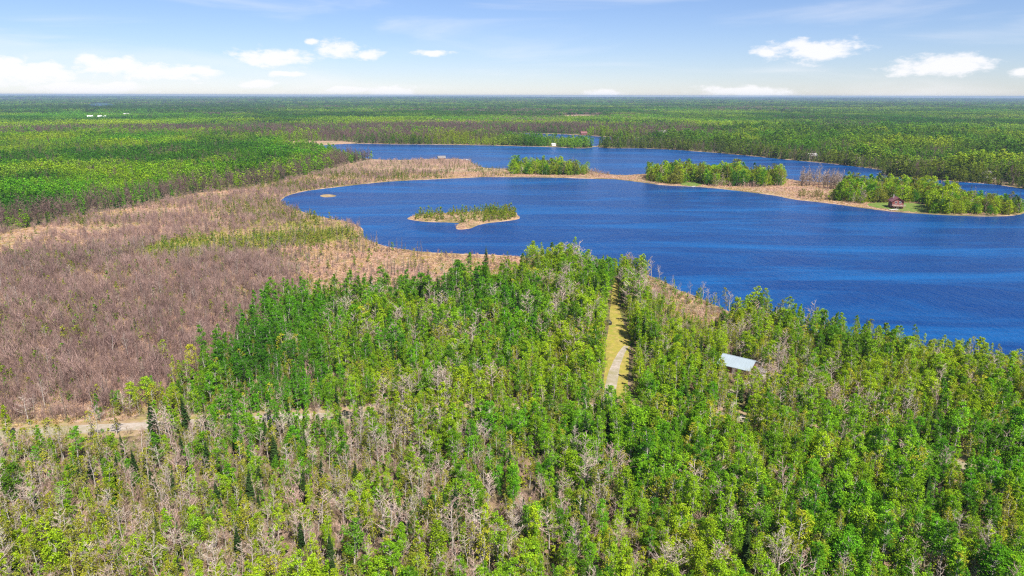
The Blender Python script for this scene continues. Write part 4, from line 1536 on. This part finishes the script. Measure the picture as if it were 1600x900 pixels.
def box(sh, x0, x1, y0, y1, z0, z1):
    v = [(x, y, z) for z in (z0, z1) for x, y in ((x0, y0), (x1, y0), (x1, y1), (x0, y1))]
    sh.add(v, [(3, 2, 1, 0), (4, 5, 6, 7), (0, 1, 5, 4), (1, 2, 6, 5), (2, 3, 7, 6), (3, 0, 4, 7)])


def part(name, m, parent, *boxes):
    sh = Shape()
    for b in boxes:
        box(sh, *b)
    return put(name, sh.mesh(name, M[m]), parent)


def thing(name, label, category, p, rz=0.0, group=None, z=0.0):
    e = put(name, None, None, (p[0], p[1], z), rz)
    return tag(e, label, category, group)


def window(parent, side, u, z, w, h, X, Y, frame='white_paint'):
    """A framed pane let into the wall named by its side; u runs along the wall."""
    t = .06

    def b(u0, u1, z0, z1, d0, d1):
        if side == 'front':
            return (u0, u1, -Y - d1, -Y - d0, z0, z1)
        if side == 'back':
            return (u0, u1, Y + d0, Y + d1, z0, z1)
        if side == 'left':
            return (-X - d1, -X - d0, u0, u1, z0, z1)
        return (X + d0, X + d1, u0, u1, z0, z1)
    o = part('window', frame, parent, b(u - w / 2, u + w / 2, z, z + .1, .003, t), b(u - w / 2, u + w / 2, z + h - .1, z + h, .003, t),
             b(u - w / 2, u - w / 2 + .1, z + .1, z + h - .1, .003, t), b(u + w / 2 - .1, u + w / 2, z + .1, z + h - .1, .003, t), b(u - .04, u + .04, z + .1, z + h - .1, .003, t * .8))
    part('pane', 'dark_glass', o, b(u - w / 2 + .1, u - .04, z + .1, z + h - .1, .002, .02), b(u + .04, u + w / 2 - .1, z + .1, z + h - .1, .002, .02))


def house(name, label, category, p, rz, X, Y, wall_h, rise, wall, roof, windows=(), door=None, over=.5, chimney=None, seams=0, group=None):
    """Gabled house: half length X along the ridge, half depth Y."""
    e = thing(name, label, category, p, rz, group)
    sh = Shape()
    v = [(-X, -Y, -.2), (X, -Y, -.2), (X, Y, -.2), (-X, Y, -.2), (-X, -Y, wall_h), (X, -Y, wall_h), (X, Y, wall_h), (-X, Y, wall_h), (-X, 0, wall_h + rise), (X, 0, wall_h + rise)]
    sh.add(v, [(0, 1, 5, 4), (2, 3, 7, 6), (1, 2, 6, 9, 5), (3, 0, 4, 8, 7)])
    put('wall', sh.mesh('wall', M[wall]), e)
    k = rise / Y
    rp = None
    for s in (-1, 1):
        r = Shape()
        xo, yo = X + over, Y + over
        zo, zr, th = wall_h - over * k + .05, wall_h + rise + .05, .14
        r.add([(-xo, s * yo, zo), (xo, s * yo, zo), (xo, 0, zr), (-xo, 0, zr), (-xo, s * yo, zo + th), (xo, s * yo, zo + th), (xo, 0, zr + th), (-xo, 0, zr + th)],
              [(3, 2, 1, 0), (4, 5, 6, 7), (0, 1, 5, 4), (1, 2, 6, 5), (2, 3, 7, 6), (3, 0, 4, 7)])
        rp = put('roof', r.mesh('roof', M[roof]), e)
        if seams:
            q = Shape()
            for i in range(seams):
                x = -xo + (i + .5) * 2 * xo / seams
                q.add([(x - .04, s * yo, zo + th - .01), (x + .04, s * yo, zo + th - .01), (x + .04, 0, zr + th - .01), (x - .04, 0, zr + th - .01),
                       (x - .02, s * yo, zo + th + .06), (x + .02, s * yo, zo + th + .06), (x + .02, 0, zr + th + .06), (x - .02, 0, zr + th + .06)],
                      [(4, 5, 6, 7), (0, 1, 5, 4), (1, 2, 6, 5), (3, 0, 4, 7)])
            put('standing_seams', q.mesh('standing_seams', M[roof]), rp)
    part('ridge_cap', roof, e, (-X - over, X + over, -.12, .12, wall_h + rise + .1, wall_h + rise + .24))
    for w in windows:
        window(e, *w, X, Y)
    if door:
        side, u, w, h = door
        bx = {'front': (u - w / 2, u + w / 2, -Y - .05, -Y - .003, .1, h), 'back': (u - w / 2, u + w / 2, Y + .003, Y + .05, .1, h), 'left': (-X - .05, -X - .003, u - w / 2, u + w / 2, .1, h), 'right': (X + .003, X + .05, u - w / 2, u + w / 2, .1, h)}[side]
        part('door', 'white_paint', e, bx)
    if chimney:
        cx, cy, ch = chimney
        c = part('chimney', 'stone', e, (cx - .4, cx + .4, cy - .4, cy + .4, wall_h, ch))
        part('chimney_cap', 'grey_shingle', c, (cx - .5, cx + .5, cy - .5, cy + .5, ch, ch + .12))
    return e


house('cabin', 'brown cabin with pale blue grey steel roof in the forest clearing', 'cabin', CABIN, R(-38), 4.5, 3.8, 2.3, 1.7, 'log_brown', 'steel_roof',
      [('front', -3, 1.0, 1.2, 1.1), ('front', 3, 1.0, 1.2, 1.1), ('left', -1.5, 1.0, 1.1, 1.0), ('left', 1.8, 1.0, 1.1, 1.0)], ('front', 0, 1.0, 2.1), .6, None, 12)
house('shed', 'small cream shed beside the steel roofed cabin', 'shed', G(1189, 589), R(-31), 1.3, 1.1, 1.9, .7, 'cream_paint', 'grey_shingle', [('front', .6, .9, .6, .6)], ('left', 0, .9, 1.7), .15)

# the red cabin on the point, gable to the water, with its deck
RC = G(1399, 324)
rc = house('lake_cabin', 'dark red two storey cabin with gabled roof and deck on the lawn of the point', 'cabin', RC, R(78), 4.6, 3.9, 5.2, 2.6, 'red_wood', 'red_roof',
           [('left', -2.2, .9, 1.3, 1.5), ('left', 1.6, .9, 1.6, 1.5), ('left', -1.4, 3.6, 1.5, 1.5), ('left', 1.4, 3.6, 1.5, 1.5), ('back', -2, 1.0, 1.2, 1.2), ('back', 2, 3.4, 1.2, 1.2)], ('left', -.2, 1.0, 2.2), .8, (1.6, 1.8, 9.2))
part('deck', 'deck_wood', rc, (-8.4, -4.62, -4.2, 4.2, 1.9, 2.1))
rl = part('railing', 'white_paint', rc, (-8.4, -8.3, -4.2, 4.2, 3.0, 3.1), (-8.3, -4.62, -4.2, -4.1, 3.0, 3.1), (-8.3, -4.62, 4.1, 4.2, 3.0, 3.1))
for i in range(8):
    y = -4.15 + i * 8.3 / 7
    part('deck_post', 'deck_wood', rc, (-8.39, -8.27, y - .05, y + .05, 0, 2.99))
house('boathouse', 'low brown boathouse among the brush at the end of the reed spit', 'boathouse', G(690, 249.5), R(15), 4.5, 3.2, 2.4, 2.4, 'log_brown', 'grey_shingle', [('front', 0, .6, 2.0, 1.5)], None, .6)
house('white_cottage', 'little white cottage on the wooded strip across the lake', 'cottage', G(865, 228.0), R(5), 3.2, 2.6, 2.6, 1.8, 'white_paint', 'pale_shingle', [('front', -1.8, .9, 1, 1), ('front', 1.8, .9, 1, 1)], ('front', 0, 1, 2))
house('red_house', 'orange red house on the shore of the far bay', 'house', G(912, 210.6), R(8), 6, 4.5, 3.6, 3.2, 'red_wood', 'red_roof', [('front', -3.5, 1.2, 1.6, 1.4), ('front', 0, 1.2, 1.6, 1.4), ('front', 3.5, 1.2, 1.6, 1.4)], None, 1)
house('white_house', 'pale house above the shore of the far bay', 'house', G(1037, 211.5), R(-20), 8, 6, 6, 4, 'white_paint', 'pale_shingle', [('front', -4, 1.2, 2, 1.8), ('front', 3, 1.2, 2, 1.8), ('front', 3, 4, 2, 1.5)], None, 1)
for (qx, qy, rz, wl, rf, lb) in [(1472, 265, 20, 'cream_paint', 'pale_shingle', 'cream house with pale roof highest in the trees above the docks'), (1500, 271, 5, 'cream_paint', 'grey_shingle', 'cream house with grey roof in the trees above the docks'),
                                 (1535, 277, -15, 'white_paint', 'grey_shingle', 'white house behind the long white dock'), (1268, 247, 10, 'cream_paint', 'pale_shingle', 'cream house on the far shore beside tall dark trees'), (1340, 254, 0, 'white_paint', 'grey_shingle', 'white house with grey roof deep in the far shore trees')]:
    house('lake_house', lb, 'house', G(qx, qy), R(rz), 6, 4.2, 3.6, 2.8, wl, rf, [('front', -3, 1, 1.5, 1.3), ('front', 0, 1, 1.5, 1.3), ('front', 3, 1, 1.5, 1.3)], None, .7)
for (qx, qy, X, lb) in [(141.5, 186.5, 9, 'white farm building, widest of the row in the far woods'), (157, 186.5, 6.5, 'white farm building in the middle of the far row'), (164.5, 187, 4, 'smallest white farm building at the end of the far row'), (199, 182.5, 13, 'long pale barn beyond the row of white farm buildings')]:
    house('barn', lb, 'barn', G(qx, qy), 0, X, 5, 8, 5, 'white_paint', 'white_paint' if X != 13 else 'pale_shingle', [('front', -X * .5, 2, 2, 2), ('front', X * .5, 2, 2, 2)], None, .6)


def dock(p, rz, ln, label, wd=1.8):
    e = thing('dock', label, 'dock', p, rz)
    part('planking', 'dock_wood', e, *[(i * .5 + .02, i * .5 + .48, -wd / 2, wd / 2, .62, .70) for i in range(int(ln / .5))])
    for s in (-1, 1):
        part('stringer', 'dock_wood', e, (0, ln, s * (wd / 2 - .15) - .06, s * (wd / 2 - .15) + .06, .45, .618))
    n = max(2, int(ln / 3))
    for i in range(n):
        for s in (-1, 1):
            x = .3 + i * (ln - .6) / (n - 1)
            part('post', 'dock_wood', e, (x - .06, x + .06, s * (wd / 2 + .07) - .06, s * (wd / 2 + .07) + .06, -.6, 1.0))
    return e


dock(G(1402, 328), R(205), 8, 'short white dock below the red cabin')
dock(G(1560, 279), R(205), 21, 'long white dock on the far shore behind the point', 3.4)
dock(G(1388, 272.5), R(188), 13, 'dock reaching from the far shore beside a covered boat')
dock(G(722, 250.2), R(-8), 11, 'pale dock off the brown boathouse spit')
dock(G(1086, 292), R(220), 5, 'tiny dock below the green clearing on the spit')


def boat(p, rz, label, top):
    e = thing('boat', label, 'boat', p, rz, None, WATER_Z - .1)
    sh = Shape()
    prof = [(-3.2, 1.1), (-1, 1.25), (1.2, 1.1), (2.6, .6), (3.3, .05)]
    v, f = [], []
    for x, w in prof:
        v += [(x, -w * .7, 0), (x, -w, .95), (x, w, .95), (x, w * .7, 0)]
    for i in range(4):
        for j in range(4):
            a, b = i * 4 + j, i * 4 + (j + 1) % 4
            f.append((a, b, b + 4, a + 4))
    f += [(3, 2, 1, 0), (16, 17, 18, 19)]
    sh.add(v, f)
    put('hull', sh.mesh('hull', M['white_paint']), e)
    part('windscreen', 'dark_glass', e, (.3, .38, -.8, .8, .96, 1.5))
    c = part('canopy', top, e, (-2.6, .6, -1.1, 1.1, 2.2, 2.3))
    for x in (-2.5, .5):
        for y in (-1, 1):
            part('canopy_pole', 'white_paint', c, (x - .04, x + .04, y - .04, y + .04, .96, 2.2))
    return e


boat(G(1381, 269.5), R(20), 'white boat with white canopy at the dock on the far shore', 'white_paint')
boat(G(731, 252), R(-10), 'white boat moored at the dock off the boathouse spit', 'white_paint')
boat(G(1390, 269), R(60), 'white boat with blue canopy at the dock on the far shore', 'blue_canvas')

# low dark boxy form with a peaked top at the edge of the grassy track
dblock = thing('dark_block', 'small dark block at the edge of the grassy track', 'block', G(950.5, 507), R(20))
sh = Shape()
v = [(-.9, -.8, 0), (.9, -.8, 0), (.9, .8, 0), (-.9, .8, 0), (-1.05, -.95, .8), (1.05, -.95, .8), (1.05, .95, .8), (-1.05, .95, .8), (-.75, -.65, 1.5), (.75, -.65, 1.5), (.75, .65, 1.5), (-.75, .65, 1.5), (0, 0, 1.85)]
f = [(a + k, (a + 1) % 4 + k, (a + 1) % 4 + k + 4, a + k + 4) for k in (0, 4) for a in range(4)] + [(8 + a, 8 + (a + 1) % 4, 12) for a in range(4)]
sh.add(v, f)
put('dark_shell', sh.mesh('dark_shell', M['near_black']), dblock)
part('front_panel', 'grey_shingle', dblock, (-.4, .4, -.9, -.86, .95, 1.3))
# overturned canoe under the trees of the point
cn = Shape()
v, f = [], []
for i in range(9):
    t = -1 + i / 4
    w, hh = .46 * (1 - t * t) + .02, .42 * (1 - .5 * t * t)
    v += [(2.6 * t, w * math.cos(a), .05 + hh * math.sin(a)) for a in np.linspace(0, math.pi, 7)]
for i in range(8):
    for j in range(6):
        f.append((i * 7 + j, i * 7 + j + 1, (i + 1) * 7 + j + 1, (i + 1) * 7 + j))
cn.add(v, f)
for (qx, qy, rz) in ((1461, 328.6, -10), (1466, 329.4, -22)):
    c = thing('canoe', 'orange red canoe lying upturned on the bank of the point', 'canoe', G(qx, qy), R(rz), 'upturned canoes on the point')
    put('hull', cn.mesh('hull', M['orange_hull']), c)
    part('keel', 'deck_wood', c, (-2.0, 2.0, -.03, .03, .45, .49))

# ------------------------------------------------------------------ the air


def build_haze():
    m, nt, N, L = mat('haze_air')
    pv = N('ShaderNodeVolumePrincipled')
    pv.inputs['Color'].default_value = (0.40, 0.56, 0.76, 1)
    pv.inputs['Density'].default_value = 6.0e-5
    pv.inputs['Anisotropy'].default_value = 0.0
    o = N('ShaderNodeOutputMaterial')
    L(pv.outputs[0], o.inputs['Volume'])
    r, z0, z1 = 30500.0, -40.0, 92.0
    v = [(sx * r, sy * r, z) for z in (z0, z1) for sx, sy in ((-1, -1), (1, -1), (1, 1), (-1, 1))]
    f = [(3, 2, 1, 0), (4, 5, 6, 7), (0, 1, 5, 4), (1, 2, 6, 5), (2, 3, 7, 6), (3, 0, 4, 7)]
    tag(put('haze', mesh_from('haze', v, f, [m])), 'thin blue haze over the far woods', 'haze', None, 'stuff')


build_haze()
